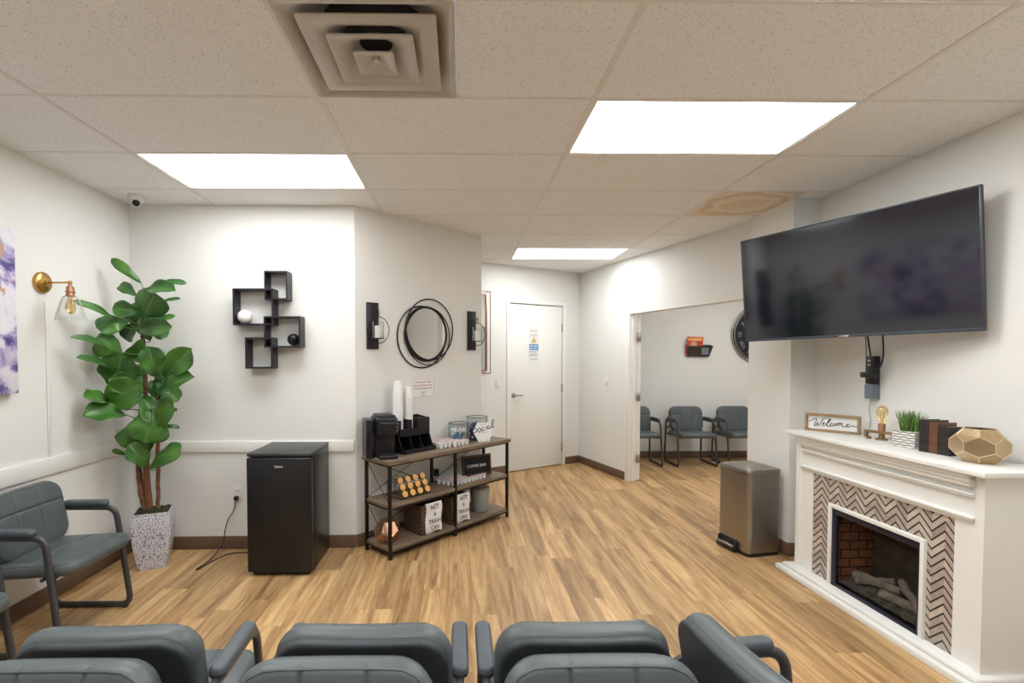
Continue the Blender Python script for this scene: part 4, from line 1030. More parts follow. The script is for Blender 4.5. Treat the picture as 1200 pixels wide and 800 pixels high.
for x in (0.112, 0.215):
    b.add([(x-0.003, -0.232, 0.006), (x-0.003, -0.232, 0.03), (x-0.003, -0.19, 0.04), (x-0.003, -0.155, 0.125), (x-0.003, -0.02, 0.125), (x-0.003, -0.02, 0.006), (x+0.003, -0.232, 0.006), (x+0.003, -0.232, 0.03), (x+0.003, -0.19, 0.04), (x+0.003, -0.155, 0.125), (x+0.003, -0.02, 0.125), (x+0.003, -0.02, 0.006)],
          [tuple(range(6)), tuple(range(11, 5, -1))]+[(i, (i+1) % 6, 6+(i+1) % 6, 6+i) for i in range(6)])
b.obj('condiment_tray', 'black', og, smooth=False)
# lids standing in the right bin
lidp = None
for k in range(9):
    P_ = sp_(0.225+0.265, 0.335-0.085, TOPZ+0.135+0.0125*k)
    if lidp is None:
        b = B(); b.lathe([(0.036, 0.0), (0.038, 0.004), (0.034, 0.006), (0.033, 0.016), (0.029, 0.017), (0.001, 0.012)], 24, caps=False); lidp = b.obj('cup_cover', 'black', None, P_); tag(lidp, 'black plastic cup lid in the stack right of the paper cups', 'cup lid', 'black cup lids')
    else: dup(lidp, P_)
cupm = B(); cupm.lathe([(0.001, 0.094), (0.0285, 0.094), (0.030, 0.095), (0.0395, 0.004), (0.0425, 0.002), (0.0425, -0.001), (0.0390, 0.001), (0.0285, 0.091), (0.001, 0.091)], 22)
cup0 = None
for stack, (u, w, n, s_) in enumerate(((0.283, 0.255, 24, 1.0), (0.386, 0.255, 21, 0.94))):
    for k in range(n):
        P_ = sp_(u, w, TOPZ+0.1365+0.0175*k)
        lb = 'white paper cup upside down in the taller left stack' if stack == 0 else 'white paper cup upside down in the shorter right stack'
        if cup0 is None: cup0 = cupm.obj('paper_cup', 'paper', None, P_); tag(cup0, lb, 'paper cup', 'paper cups in the taller left stack'); c = cup0
        else: c = dup(cup0, P_, label=lb, group='paper cups in the taller left stack' if stack == 0 else 'paper cups in the shorter right stack')
        c.scale = (s_, s_, 1)
        c.location.z = TOPZ+0.1365+k*((0.560-0.094-0.1365)/23 if stack == 0 else (0.510-0.094-0.1365)/20)

# creamer pods
def pod(P_, lb, gp, first=[None]):
    if first[0] is None:
        t = thing('creamer_pod', lb, 'creamer', P_, 0, gp)
        b = B(); b.lathe([(0.001, 0), (0.0145, 0), (0.0190, 0.036), (0.0190, 0.038)], 16); b.obj('cup', 'white', t)
        b = B(); b.lathe([(0.0215, 0.038), (0.0215, 0.0396), (0.001, 0.0398)], 16); b.obj('foil_lid', 'podtop', t); first[0] = t; return t
    return dup(first[0], P_, label=lb, group=gp)
for r_i in range(5):
    for c_i in range(7):
        u = 0.605+c_i*0.0475+r_i*0.010; w = 0.085+r_i*0.046+(0.016 if c_i < 3 else 0)
        if 0.56 < u < 0.95: pod(sp_(u+random.uniform(-.001, .001), w, TOPZ), 'pink lidded creamer pod on the top board beside the organizer', 'creamer pods on the top board')
for r_i in range(4):
    for c_i in range(9):
        u = 0.715+c_i*0.0475-0.01*r_i; w = 0.070+r_i*0.047
        if u < 0.93 or (r_i < 1 and u < 1.10): pod(sp_(u+random.uniform(-.001, .001), w, MZ), 'pink lidded creamer pod on the middle shelf', 'creamer pods on the middle shelf')

# glass bowls
def bowl(u, w, R, H, label, fill):
    t = thing('glass_bowl', label, 'bowl', sp_(u, w, TOPZ))
    pr = [(R*0.55, 0.0), (R*0.82, 0.012), (R*0.97, 0.05), (R, H*0.6), (R*0.97, H)]
    pr = [(0.001, 0.0)]+pr
    inn = [(r-0.004 if r > 0.01 else r, max(z, 0.005)) for r, z in reversed(pr)]
    b = B(); b.lathe(pr+inn, 36, caps=False); b.obj('vessel', 'bowlglass', t)
    b = B(); b.tube(circ(R*0.965, 40, (0, 0, H), 'xy'), 0.003, 6, closed=True); b.obj('rim', M['frame'], t)
    n = 0; rnd = random.Random(int(R*1000+H*100)); k = 0; lay = 0
    while lay < (4 if fill == 'creamer' else 5):
        z = 0.022+lay*0.026; rr_ = min(R-0.028, R*0.80)
        for q in range(7 if lay < 4 else 4):
            a = 2*PI*q/7+lay*0.45; rad = rr_-0.012
            P_ = Vector(sp_(u, w, TOPZ))+Vector((rad*math.cos(a), rad*math.sin(a), z))
            if fill == 'creamer':
                mm = 'teal' if (q in (4, 5) and lay in (1, 2)) else ('cream', 'paper', 'paper', 'podtop')[(q+lay) % 4]
                lb, gp, nmn = {'teal': ('teal wrapped cup packet inside the left glass bowl', 'teal packets in the left glass bowl', 'snack_packet'), 'cream': ('cream coloured packet inside the left glass bowl', 'cream packets in the left glass bowl', 'snack_packet'), 'paper': ('white packet inside the left glass bowl', 'white packets in the left glass bowl', 'snack_packet'), 'podtop': ('pale pink packet inside the left glass bowl', 'pink packets in the left glass bowl', 'snack_packet')}[mm]
            else:
                mm = 'plumpack' if (q+lay) % 3 else 'slate'
                lb, gp, nmn = ('dark packet inside the right glass bowl', 'dark packets in the right glass bowl', 'tea_packet') if mm == 'plumpack' else ('slate grey packet inside the right glass bowl', 'grey packets in the right glass bowl', 'tea_packet')
            key = (mm, fill)
            if key not in PK:
                bb_ = B()
                if fill == 'creamer': bb_.lathe([(0.001, -0.015), (0.013, -0.015), (0.018, 0.010), (0.019, 0.012), (0.001, 0.014)], 12)
                else: bb_.box(-0.024, 0.024, -0.005, 0.005, -0.020, 0.020, 0.004)
                o_ = bb_.obj(nmn, mm, None, tuple(P_)); tag(o_, lb, 'packet', gp); PK[key] = o_
            else: o_ = dup(PK[key], tuple(P_))
            o_.rotation_euler = (rnd.uniform(-0.9, 0.9), rnd.uniform(-0.7, 0.7), a+PI/2+rnd.uniform(-.2, .2))
        lay += 1
    return t
PK = {}
bowl(0.925, 0.215, 0.094, 0.168, 'round glass bowl of cream and teal packets on the top board', 'creamer')
bowl(1.150, 0.200, 0.100, 0.205, 'taller glass bowl of dark packets behind the hexagonal sign', 'tea')

def strokes(b, S, sx, sz, y, r, ox_=0, oz=0, seg=6):
    for st in S:
        P = spline([(ox_+p[0]*sx, y, oz-p[1]*sz) for p in st], 4); b.tube(P, r, seg, up=(0, 1, 0))
# hexagonal sign
hs = thing('tabletop_sign', 'white hexagonal sign with navy script leaning on the glass bowl', 'sign', sp_(1.090, 0.062, TOPZ), SY-math.radians(22), rot=(math.radians(-9), 0, SY-math.radians(22)))
hexp = [(-0.052, 0), (0.052, 0), (0.098, 0.088), (0.060, 0.168), (-0.058, 0.168), (-0.100, 0.088)]
B().prism(hexp, -0.002, 0.002, Matrix.Rotation(PI/2, 4, 'X')).obj('panel', 'paper', hs, smooth=False)
SOC = [[(14, 20), (2, 14), (-6, 24), (6, 36), (12, 48), (0, 58), (-10, 50)], [(24, 38), (16, 46), (22, 56), (32, 46), (25, 36)], [(48, 34), (38, 38), (38, 52), (50, 46)], [(58, 30), (57, 47)], [(72, 28), (63, 34), (66, 44), (74, 36), (74, 42), (82, 36)], [(82, 36), (94, 10), (90, 2), (85, 20), (88, 38), (94, 34)]]
b = B(); strokes(b, SOC, 0.0021, 0.0019, -0.0035, 0.0034, -0.090, 0.192); b.obj('lettering', 'navy', hs)
fineprint(hs, 0, -0.0022, 0.152, 0.06, 0.008, 'greyink', 21); fineprint(hs, 0, -0.0022, 0.080, 0.085, 0.007, 'greyink', 22); fineprint(hs, -0.03, -0.0022, 0.014, 0.022, 0.007, 'ink', 23); fineprint(hs, 0.03, -0.0022, 0.014, 0.022, 0.007, 'ink', 24)

# coffee pods in a wire rack
rk = thing('pod_rack', 'dark wire rack of coffee pods on the middle shelf', 'rack', sp_(0.150, 0.060, MZ), SY)
b = B()
for x in (0.0, 0.075, 0.150, 0.225, 0.300):
    b.tube([(x, 0, 0.004), (x, 0.17, 0.004)], 0.002, 6); b.tube(fillet([(x, 0.0, 0.004), (x, 0.07, 0.115), (x, 0.17, 0.115), (x, 0.17, 0.004)], 0.01), 0.0025, 6)
for y, z in ((0.0, 0.004), (0.17, 0.004), (0.07, 0.115), (0.17, 0.115)): b.tube([(0, y, z), (0.30, y, z)], 0.0025, 6)
b.obj('wire_frame', 'blackm', rk)
cp = None
for c_i in range(4):
    for r_i in range(3):
        loc = Vector(sp_(0.150+0.0375+0.075*c_i, 0.060+0.022+0.030*r_i, MZ+0.028+0.046*r_i))
        if cp is None:
            cp = thing('coffee_pod', 'orange lidded coffee pod in the wire rack', 'coffee pod', tuple(loc), 0, 'orange coffee pods in the rack')
            b = B(); b.lathe([(0.001, 0), (0.018, 0), (0.0225, 0.030)], 16); b.obj('cup', 'podside', cp)
            b = B(); b.lathe([(0.0255, 0.030), (0.0255, 0.032), (0.001, 0.0325)], 16); b.obj('foil_lid', 'orange', cp); c = cp
        else: c = dup(cp, tuple(loc))
        c.rotation_euler = (math.radians(66), 0, SY)
# shelf-mounted cord adaptor on the wall behind
ad = B().box(-0.02, 0.02, -0.035, -0.007, -0.03, 0.03, 0.004).obj('power_adapter', 'black', None, WA.pt(0.80, 0, 0.455), (0, 0, WA.yaw)); tag(ad, 'black plug adapter on the wall above the middle shelf', 'adapter')

# coffee bar sign
cs = thing('framed_sign', 'dark wood framed black sign reading COFFEE BAR on the middle shelf', 'sign', sp_(1.115, 0.175, MZ), SY-math.radians(14), rot=(math.radians(-5), 0, SY-math.radians(14)))
W2, H2 = 0.155, 0.185
b = B()
for a in ((-W2, W2, 0, 0.020), (-W2, W2, H2-0.020, H2), (-W2, -W2+0.020, 0.020, H2-0.020), (W2-0.020, W2, 0.020, H2-0.020)): b.box(a[0], a[1], -0.018, 0.0, a[2], a[3], 0.002)
b.obj('frame', 'darkwood', cs)
B().box(-W2+0.02, W2-0.02, -0.006, -0.001, 0.02, H2-0.02).obj('board', 'chalk', cs, smooth=False)
text('lettering', 'COFFEE BAR', 0.036, 'paper', cs, (0, -0.007, 0.088), sx=1.05)

# gold gem, baskets, canister on the bottom shelf
def poly_gem(name, label, cat, loc, Rr, yaw, mats, squash=1.0, cut=False, dodeca=True, rot=None, edge=0.003):
    t = thing(name, label, cat, loc, yaw)
    bm = bmesh.new()
    ph = (1+5**.5)/2; V = [(x, y, z) for x in (-1, 1) for y in (-1, 1) for z in (-1, 1)]
    for a in (-1, 1):
        for c in (-1, 1): V += [(0, a/ph, c*ph), (a/ph, c*ph, 0), (a*ph, 0, c/ph)]
    for v in V: bm.verts.new(v)
    bmesh.ops.convex_hull(bm, input=bm.verts)
    bmesh.ops.dissolve_limit(bm, angle_limit=0.05, verts=bm.verts, edges=bm.edges)
    Rm_ = Matrix.Rotation(math.radians(31.717), 4, 'Y') if rot is None else rot
    bmesh.ops.transform(bm, matrix=Matrix.Diagonal((Rr/1.732, Rr/1.732, Rr/1.732*squash, 1)) @ Rm_, verts=bm.verts)
    zmin = min(v.co.z for v in bm.verts)
    bmesh.ops.translate(bm, vec=(0, 0, -zmin), verts=bm.verts)
    E_ = [(e.verts[0].co.copy(), e.verts[1].co.copy()) for e in bm.edges]
    if cut:
        zt = max(v.co.z for v in bm.verts); top = [f for f in bm.faces if all(v.co.z > zt-0.004 for v in f.verts)]
        if top: bmesh.ops.delete(bm, geom=top, context='FACES')
    me = bpy.data.meshes.new('body'); bm.to_mesh(me); bm.free(); me.materials.append(M[mats[0]])
    o = bpy.data.objects.new('body', me); COL.objects.link(o); o.parent = t
    if cut: md = o.modifiers.new('thickness', 'SOLIDIFY'); md.thickness = 0.003
    b = B()
    for p, q in E_: b.tube([p*1.0, q*1.0], edge, 6)
    b.obj('edges', mats[1], t)
    return t
poly_gem('geometric_ornament', 'copper gold faceted ornament on the bottom shelf', 'ornament', sp_(0.085, 0.135, LZ), 0.104, SY+0.5, ('copper', 'gold'), rot=Matrix.Rotation(math.radians(31.717), 4, 'Y'))
def basket(u, w, label, lb2):
    t = thing('basket', label, 'basket', sp_(u, w, LZ), SY-math.radians(4))
    b = B(); wv, dv, hv = 0.100, 0.115, 0.225
    b.box(-wv, wv, -dv, -dv+0.008, 0, hv); b.box(-wv, wv, dv-0.008, dv, 0, hv); b.box(-wv, -wv+0.008, -dv, dv, 0, hv); b.box(wv-0.008, wv, -dv, dv, 0, hv); b.box(-wv, wv, -dv, dv, 0, 0.006)
    b.obj('woven_body', 'weave', t, smooth=False)
    b = B(); b.tube(fillet([(-wv, -dv, hv), (wv, -dv, hv), (wv, dv, hv), (-wv, dv, hv)], 0.01, 3, True), 0.008, 8, closed=True); b.obj('rim', 'basket', t)
    # paper sheet taped on the front, bottom edge curling
    p_ = thing('paper_sign', lb2, 'sign', sp_(u, w, LZ), SY-math.radians(4))
    n = 12; b = B(); g = []
    for i in range(n+1):
        z = 0.245-0.235*i/n; row = []
        for j in range(7):
            x = -0.062+0.160*j/6+0.006*math.sin(i*0.5)
            y = -dv-0.010-0.018*(i/n)**2*abs(j/6-0.4)-0.004*math.sin(i*0.8+j)
            row.append(b.bm.verts.new((x, y, z-(0.012*math.sin(j*1.1) if i == n else 0))))
        g.append(row)
    for i in range(n):
        for j in range(6): b.bm.faces.new((g[i][j], g[i][j+1], g[i+1][j+1], g[i+1][j]))
    o = b.obj('sheet', 'paper', p_); md = o.modifiers.new('thickness', 'SOLIDIFY'); md.thickness = 0.0008
    for z, s_ in ((0.210, 'NOT'), (0.155, 'A'), (0.100, 'TRASH'), (0.050, 'CAN')):
        text('lettering', s_, 0.046, 'ink', p_, (0.018, -dv-0.0285, z), sx=0.85, depth=0.001)
basket(0.440, 0.150, 'dark woven basket in the middle of the bottom shelf', 'paper sign reading NOT A TRASH CAN on the left basket')
basket(0.775, 0.160, 'dark woven basket right of the centre leg on the bottom shelf', 'paper sign reading NOT A TRASH CAN on the right basket')
cn = thing('canister', 'sage grey canister at the right end of the bottom shelf', 'canister', sp_(1.135, 0.155, LZ))
B().lathe([(0.001, 0), (0.066, 0), (0.072, 0.01), (0.088, 0.195), (0.001, 0.195)], 32).obj('body', 'canister', cn)
B().lathe([(0.090, 0.195), (0.091, 0.212), (0.086, 0.218), (0.070, 0.222), (0.064, 0.250), (0.05, 0.258), (0.001, 0.259)], 32).obj('lid', 'canlid', cn)

# ------------------------------------------------------------------ television
yaw, tilt, roll = -1.12, 0.078, 0.017
u_ = Vector((math.cos(yaw), math.sin(yaw), 0)); n_ = Vector((-math.sin(yaw), math.cos(yaw), 0)); v_ = Vector((0, 0, 1))*math.cos(tilt)-n_*math.sin(tilt); v_.normalize()
u2 = u_*math.cos(roll)+v_*math.sin(roll); v2 = v_*math.cos(roll)-u_*math.sin(roll); n2 = v2.cross(u2)*-1
n2 = u2.cross(v2)*-1
Rt = Matrix(((u2.x, n2.x, v2.x, 0), (u2.y, n2.y, v2.y, 0), (u2.z, n2.z, v2.z, 0), (0, 0, 0, 1)))
tv = thing('television', 'large wall mounted flat television above the fireplace', 'television', (2.268, 2.938, 1.938)); tv.rotation_euler = Rt.to_euler()
Wt, Ht = 0.615, 0.352
b = B(); b.box(-Wt, Wt, 0.0, 0.022, -Ht, Ht, 0.003); b.box(-Wt*0.8, Wt*0.8, 0.020, 0.055, -Ht*0.85, Ht*0.35, 0.010); b.obj('housing', 'black', tv)
b = B(); t = 0.010
for a in ((-Wt, Wt, Ht-t, Ht), (-Wt, Wt, -Ht, -Ht+0.016), (-Wt, -Wt+t, -Ht+0.016, Ht-t), (Wt-t, Wt, -Ht+0.016, Ht-t)): b.box(a[0], a[1], -0.005, 0.001, a[2], a[3], 0.001)
b.obj('bezel', mat('bezel', (0.045, 0.06, 0.075), 0.3, nscale=20, namt=0.1), tv)
B().box(-Wt+t, Wt-t, -0.002, 0.001, -Ht+0.016, Ht-t).obj('screen', 'screen', tv, smooth=False)
b = B(); b.box(-0.03, 0.03, -0.008, -0.001, -Ht-0.004, -Ht+0.012, 0.003); b.obj('logo_bump', 'nickel', tv)
# articulated mount
mt = thing('television_mount', 'black articulated wall bracket behind the television', 'tv mount', (2.63, 2.90, 1.90), -PI/2)
B().box(-0.12, 0.12, -0.02, -0.001, -0.10, 0.10, 0.003).obj('wall_plate', 'blackm', mt)
b = B(); b.box(-0.02, 0.02, -0.20, -0.02, -0.025, 0.025, 0.004); b.obj('arm', 'blackm', mt)
# wall socket block under the tv
so = thing('power_strip', 'black and grey surge protector plugged into the wall under the television', 'power strip', (2.629, 3.10, 1.30), -PI/2)
B().box(-0.032, 0.032, -0.045, -0.002, 0.0, 0.175, 0.004).obj('body', 'black', so)
B().box(-0.030, 0.034, -0.050, -0.002, -0.095, -0.002, 0.004).obj('lower_block', 'slate', so)
B().box(-0.01, 0.085, -0.10, -0.046, 0.04, 0.075, 0.008).obj('side_plug', 'black', so)
for z in (0.12, 0.145): B().box(-0.012, 0.012, -0.047, -0.044, z-0.006, z+0.006, 0.001).obj('slot', 'nickel', so)
b = B(); b.tube(spline([(-0.01, -0.03, 0.175), (-0.012, -0.04, 0.24), (-0.01, -0.06, 0.34)]), 0.0045, 8); b.obj('cable', 'black', so)
b = B(); b.tube(spline([(0.075, -0.075, 0.075), (0.115, -0.07, 0.12), (0.125, -0.065, 0.20), (0.12, -0.07, 0.34)]), 0.0045, 8); b.obj('cable', 'black', so)
b = B(); b.tube(spline([(-0.035, -0.01, 0.12), (-0.055, -0.02, 0.16), (-0.045, -0.03, 0.24), (-0.04, -0.05, 0.34)]), 0.0025, 8); b.obj('cable', 'black', so)
b = B(); b.tube(spline([(-0.02, -0.01, -0.095), (-0.03, -0.015, -0.16), (-0.02, -0.012, -0.24), (-0.025, -0.02, -0.318)]), 0.0018, 6); b.obj('cable', 'nickel', so)

# ------------------------------------------------------------------ fireplace
# local x runs from the far left end to the near right end, local y goes back to the wall
FA = Vector((2.292, 3.335, 0)); FB = Vector((2.312, 2.140, 0)); fd = (FB-FA); FL = fd.length; fyaw = math.atan2(fd.y, fd.x); FH = 0.972; FD = 0.312
fp = thing('fireplace', 'white electric fireplace mantel with chevron tile surround', 'fireplace', tuple(FA), fyaw)
def FP(x, y, z):
    d = fd.normalized(); nb = Vector((-d.y, d.x, 0)); p = FA+d*x+nb*y; return (p.x, p.y, z)
b = B(); b.box(-0.075, FL+0.055, -0.085, FD, 0, 0.034, 0.004); b.box(-0.045, FL+0.035, -0.055, FD, 0.034, 0.058, 0.008); b.obj('plinth', 'fpwhite', fp)
b = B(); b.box(-0.045, FL+0.045, -0.055, FD, FH-0.026, FH, 0.004); b.obj('mantel_shelf', 'fpwhite', fp)
cA, cB, cZ0, cZ1 = 0.140, 1.066, 0.030, 0.712      # tiled panel
iA, iB, iZ = 0.287, 0.918, 0.560                   # firebox opening incl. white frame
for s_ in (0, 1):   # side pilasters: outer stepped edge + flat
    b = B()
    X = lambda x: x if s_ == 0 else FL-x
    for x0, x1, y0 in ((0.0, 0.030, 0.0), (0.030, 0.048, 0.008), (0.048, cA, 0.014)):
        a, c = sorted((X(x0), X(x1))); b.box(a, c, y0, 0.06, 0.058, FH-0.026)
    b.obj('pilaster', 'fpwhite', fp, smooth=False)
b = B()
b.box(cA, FL-cA, 0.014, 0.06, cZ1, FH-0.026)
b.obj('frieze', 'fpwhite', fp, smooth=False)
b = B()
for y0, z0, z1 in ((-0.036, 0.925, 0.946), (-0.026, 0.905, 0.925), (-0.018, 0.885, 0.905), (-0.008, 0.845, 0.856), (-0.003, 0.835, 0.845), (0.002, 0.872, 0.885)): b.box(0.048 if z0 < 0.9 else 0.040, FL-0.048, y0, 0.016, z0, z1, 0.003)
b.box(0.045, FL-0.045, -0.006, 0.016, 0.735, 0.748, 0.003); b.box(0.05, FL-0.05, 0.002, 0.016, 0.722, 0.735, 0.003)
b.obj('moulding', 'fpwhite', fp)
b = B(); b.box(cA, iA, 0.020, 0.05, 0.04, cZ1); b.box(iB, FL-cA, 0.020, 0.05, 0.04, cZ1); b.box(iA, iB, 0.020, 0.05, iZ, cZ1); b.obj('tile_surround', 'chevron', fp, smooth=False)
b = B(); t = 0.022
b.box(iA, iA+t, 0.002, 0.06, 0.05, iZ, 0.002); b.box(iB-t, iB, 0.002, 0.06, 0.05, iZ, 0.002); b.box(iA+t, iB-t, 0.002, 0.06, iZ-t, iZ, 0.002); b.obj('inner_frame', 'fpwhite', fp)
b = B(); b.box(-0.0, 0.012, 0.06, FD, 0.058, FH-0.026); b.obj('side_panel', 'fpwhite', fp, smooth=False)
b = B(); b.box(FL-0.012, FL, 0.06, FD, 0.058, FH-0.026); b.obj('side_panel', 'fpwhite', fp, smooth=False)
b = B(); b.box(0.012, FL-0.012, FD-0.01, FD, 0.058, FH-0.026); b.obj('back_panel', 'fpwhite', fp, smooth=False)
# firebox insert
A_, C_ = iA+t, iB-t; z0, z1 = 0.055, iZ-t
b = B(); s_ = 0.036
b.box(A_, A_+s_, 0.012, 0.030, z0, z1, 0.002); b.box(C_-s_*0.5, C_, 0.012, 0.030, z0, z1, 0.002); b.box(A_, C_, 0.012, 0.030, z1-s_, z1, 0.002); b.box(A_, C_, 0.012, 0.030, z0, z0+0.022, 0.002)
b.obj('firebox_frame', mat('firebox_frame', (0.012, 0.013, 0.028), 0.3, nscale=20, namt=0.2), fp)
b = B(); b.box(A_, C_, FD-0.03, FD-0.02, z0, z1); b.box(A_, C_, 0.03, FD-0.02, z0, z0+0.01); b.box(A_, C_, 0.03, FD-0.02, z1, z1+0.01); b.box(C_, C_+0.008, 0.03, FD-0.02, z0, z1); b.obj('firebox', 'firebox', fp, smooth=False)
b = B(); b.box(A_-0.006, A_+0.004, 0.03, FD-0.02, z0, z1); b.obj('brick_liner', 'brick', fp, smooth=False)
b = B(); b.box(A_, C_, FD-0.036, FD-0.030, z0+0.01, z1)
for k in range(12): b.box(A_, C_, FD-0.040, FD-0.036, z0+0.02+0.038*k, z0+0.048+0.038*k, 0.002)
b.obj('back_liner', mat('grey_brown_brick', (0.17, 0.145, 0.115), 0.85, nscale=12, namt=0.5), fp)  # grey-brown brick courses across the back of the firebox
b = B(); b.box(A_+s_-0.006, C_-0.012, 0.020, 0.023, z0+0.018, z1-0.03); b.obj('glass_front', 'fireglass', fp, smooth=False)
rn = random.Random(3); b = B(); n = 26; g = []
for j in range(9):
    g.append([b.bm.verts.new((A_+0.01+(C_-A_-0.02)*i/n, 0.05+0.2*j/8, z0+0.02+0.035*math.exp(-((j-4.5)/2.4)**2)+0.012*rn.random())) for i in range(n+1)])
for j in range(8):
    for i in range(n): b.bm.faces.new((g[j][i], g[j][i+1], g[j+1][i+1], g[j+1][i]))
b.obj('ember_bed', 'ember', fp)
for (x0, y0, z0_), (x1, y1, z1_), r_ in (((0.36, 0.14, 0.135), (0.62, 0.18, 0.150), 0.030), ((0.58, 0.10, 0.125), (0.85, 0.16, 0.115), 0.028), ((0.60, 0.19, 0.20), (0.82, 0.10, 0.13), 0.024), ((0.40, 0.11, 0.11), (0.55, 0.20, 0.185), 0.022)):
    p, q = Vector((x0, y0, z0_)), Vector((x1, y1, z1_)); pts = [p.lerp(q, k/6)+Vector((rn.uniform(-1, 1), rn.uniform(-1, 1), rn.uniform(-1, 1)))*0.005 for k in range(7)]
    b = B(); b.tube(pts, r_, 10, r2=r_*0.8); b.obj('log', 'log', fp)

# things on the mantel (z = FH)
def script_sign():
    t = thing('welcome_sign', 'wood framed sign reading Welcome on the mantel', 'sign', FP(-0.030, 0.085, FH), fyaw+math.radians(39))
    W3, H3 = 0.30, 0.118; f = 0.014
    b = B()
    for a in ((0, W3, 0, f), (0, W3, H3-f, H3), (0, f, f, H3-f), (W3-f, W3, f, H3-f)): b.box(a[0], a[1], -0.030, 0.0, a[2], a[3], 0.0015)
    b.obj('frame', 'rustic', t)
    B().box(f, W3-f, -0.008, -0.003, f, H3-f).obj('board', 'paper', t, smooth=False)
    S = [[(170, 295), (210, 290), (250, 260), (300, 232), (330, 240), (315, 290), (285, 350), (280, 390), (300, 395), (330, 350), (350, 310), (345, 350), (350, 385), (375, 380), (410, 310), (440, 260), (480, 230), (515, 235)],
         [(430, 360), (465, 340), (480, 325), (465, 318), (445, 335), (435, 365), (450, 388), (480, 380), (510, 350)],
         [(510, 350), (560, 290), (590, 255), (575, 240), (545, 280), (525, 340), (530, 390), (555, 395), (590, 365)],
         [(630, 325), (610, 320), (590, 350), (590, 380), (615, 385), (645, 360)],
         [(670, 330), (650, 350), (655, 378), (685, 375), (695, 345), (675, 328), (690, 340), (715, 335)],
         [(724, 310), (720, 378)], [(722, 345), (745, 312), (764, 322), (759, 377)], [(760, 345), (786, 312), (808, 325), (802, 368), (818, 394), (848, 386), (880, 362)],
         [(870, 372), (905, 352), (920, 335), (900, 328), (880, 360), (885, 392), (915, 400), (950, 370), (980, 360), (1020, 378), (1080, 382)]]
    k = (W3-2*f)/(1080-160); b = B(); strokes(b, [[(x-160, y-345+(x-620)*-0.045) for x, y in st] for st in S], k, k*1.05, -0.010, 0.0022, f, H3/2-0.006)
    b.obj('lettering', 'ink', t)
script_sign()
lp = thing('bulb_lamp', 'bare filament bulb lamp on a brown pipe stand on the mantel', 'lamp', FP(0.400, 0.235, FH), fyaw+math.radians(25))
b = B(); zf = 0.046
b.box(-0.085, 0.085, -0.016, 0.016, zf-0.008, zf+0.006, 0.003); b.box(-0.085, -0.070, -0.014, 0.014, 0.010, zf-0.006, 0.003); b.box(0.070, 0.085, -0.014, 0.014, 0.010, zf-0.006, 0.003)
b.lathe([(0.001, 0), (0.030, 0), (0.030, 0.008), (0.016, 0.012), (0.014, zf), (0.001, zf)], 20); b.lathe([(0.001, 0), (0.013, 0), (0.013, 0.012), (0.001, 0.012)], 14, Matrix.Translation((-0.066, 0, 0))); b.lathe([(0.001, 0), (0.013, 0), (0.013, 0.012), (0.001, 0.012)], 14, Matrix.Translation((0.066, 0, 0)))
b.obj('base', mat('aged_brass', (0.30, 0.19, 0.09), 0.45, metal=0.6, nscale=20, namt=0.3), lp)
b = B(); b.lathe([(0.001, zf+0.006), (0.014, zf+0.006), (0.018, zf+0.012), (0.019, zf+0.052), (0.001, zf+0.052)], 20); b.obj('socket', M['copper'], lp)
b = B(); b.lathe([(0.014, zf+0.052), (0.018, zf+0.070), (0.028, zf+0.105), (0.031, zf+0.125), (0.026, zf+0.145), (0.012, zf+0.158), (0.001, zf+0.160)], 24); b.obj('bulb', 'amber', lp)
b = B(); b.tube([(0.003, 0, zf+0.055), (0.010, 0, zf+0.125), (0.003, 0.004, zf+0.075), (-0.003, 0, zf+0.127), (-0.010, 0, zf+0.070), (-0.003, 0, zf+0.055)], 0.0012, 5); b.obj('filament', M['copper'], lp)

gp = thing('potted_grass', 'green grass in a woven white box on the mantel', 'plant', FP(0.635, 0.190, FH), fyaw+math.radians(10))
b = B(); b.box(-0.060, 0.060, -0.052, 0.052, 0.0, 0.088, 0.002); b.obj('box_pot', 'stripebox', gp)
rn = random.Random(5); b = B()
for k in range(230):
    a = rn.uniform(0, 2*PI); r_ = rn.uniform(0, 0.045); x, y = r_*math.cos(a)*1.1, r_*math.sin(a)*0.9; h = rn.uniform(0.075, 0.125); ln = rn.uniform(0.1, 0.55)
    bx_, by_ = x/0.05*ln*0.6, y/0.05*ln*0.6; bx_ += rn.uniform(-.15, .15); by_ += rn.uniform(-.15, .15); ta = rn.uniform(0, PI); wx, wy = math.cos(ta)*0.0026, math.sin(ta)*0.0026
    vs = []
    for q in range(4):
        s_ = q/3; px, py, pz = x+bx_*h*s_*(0.6+0.6*s_), y+by_*h*s_*(0.6+0.6*s_), 0.084+h*s_; ww = 1-0.85*s_*s_
        vs += [b.bm.verts.new((px-wx*ww, py-wy*ww, pz)), b.bm.verts.new((px+wx*ww, py+wy*ww, pz))]
    for q in range(3): b.bm.faces.new((vs[2*q], vs[2*q+1], vs[2*q+3], vs[2*q+2]))
o = b.obj('blades', 'grass', gp); o['kind'] = 'stuff'

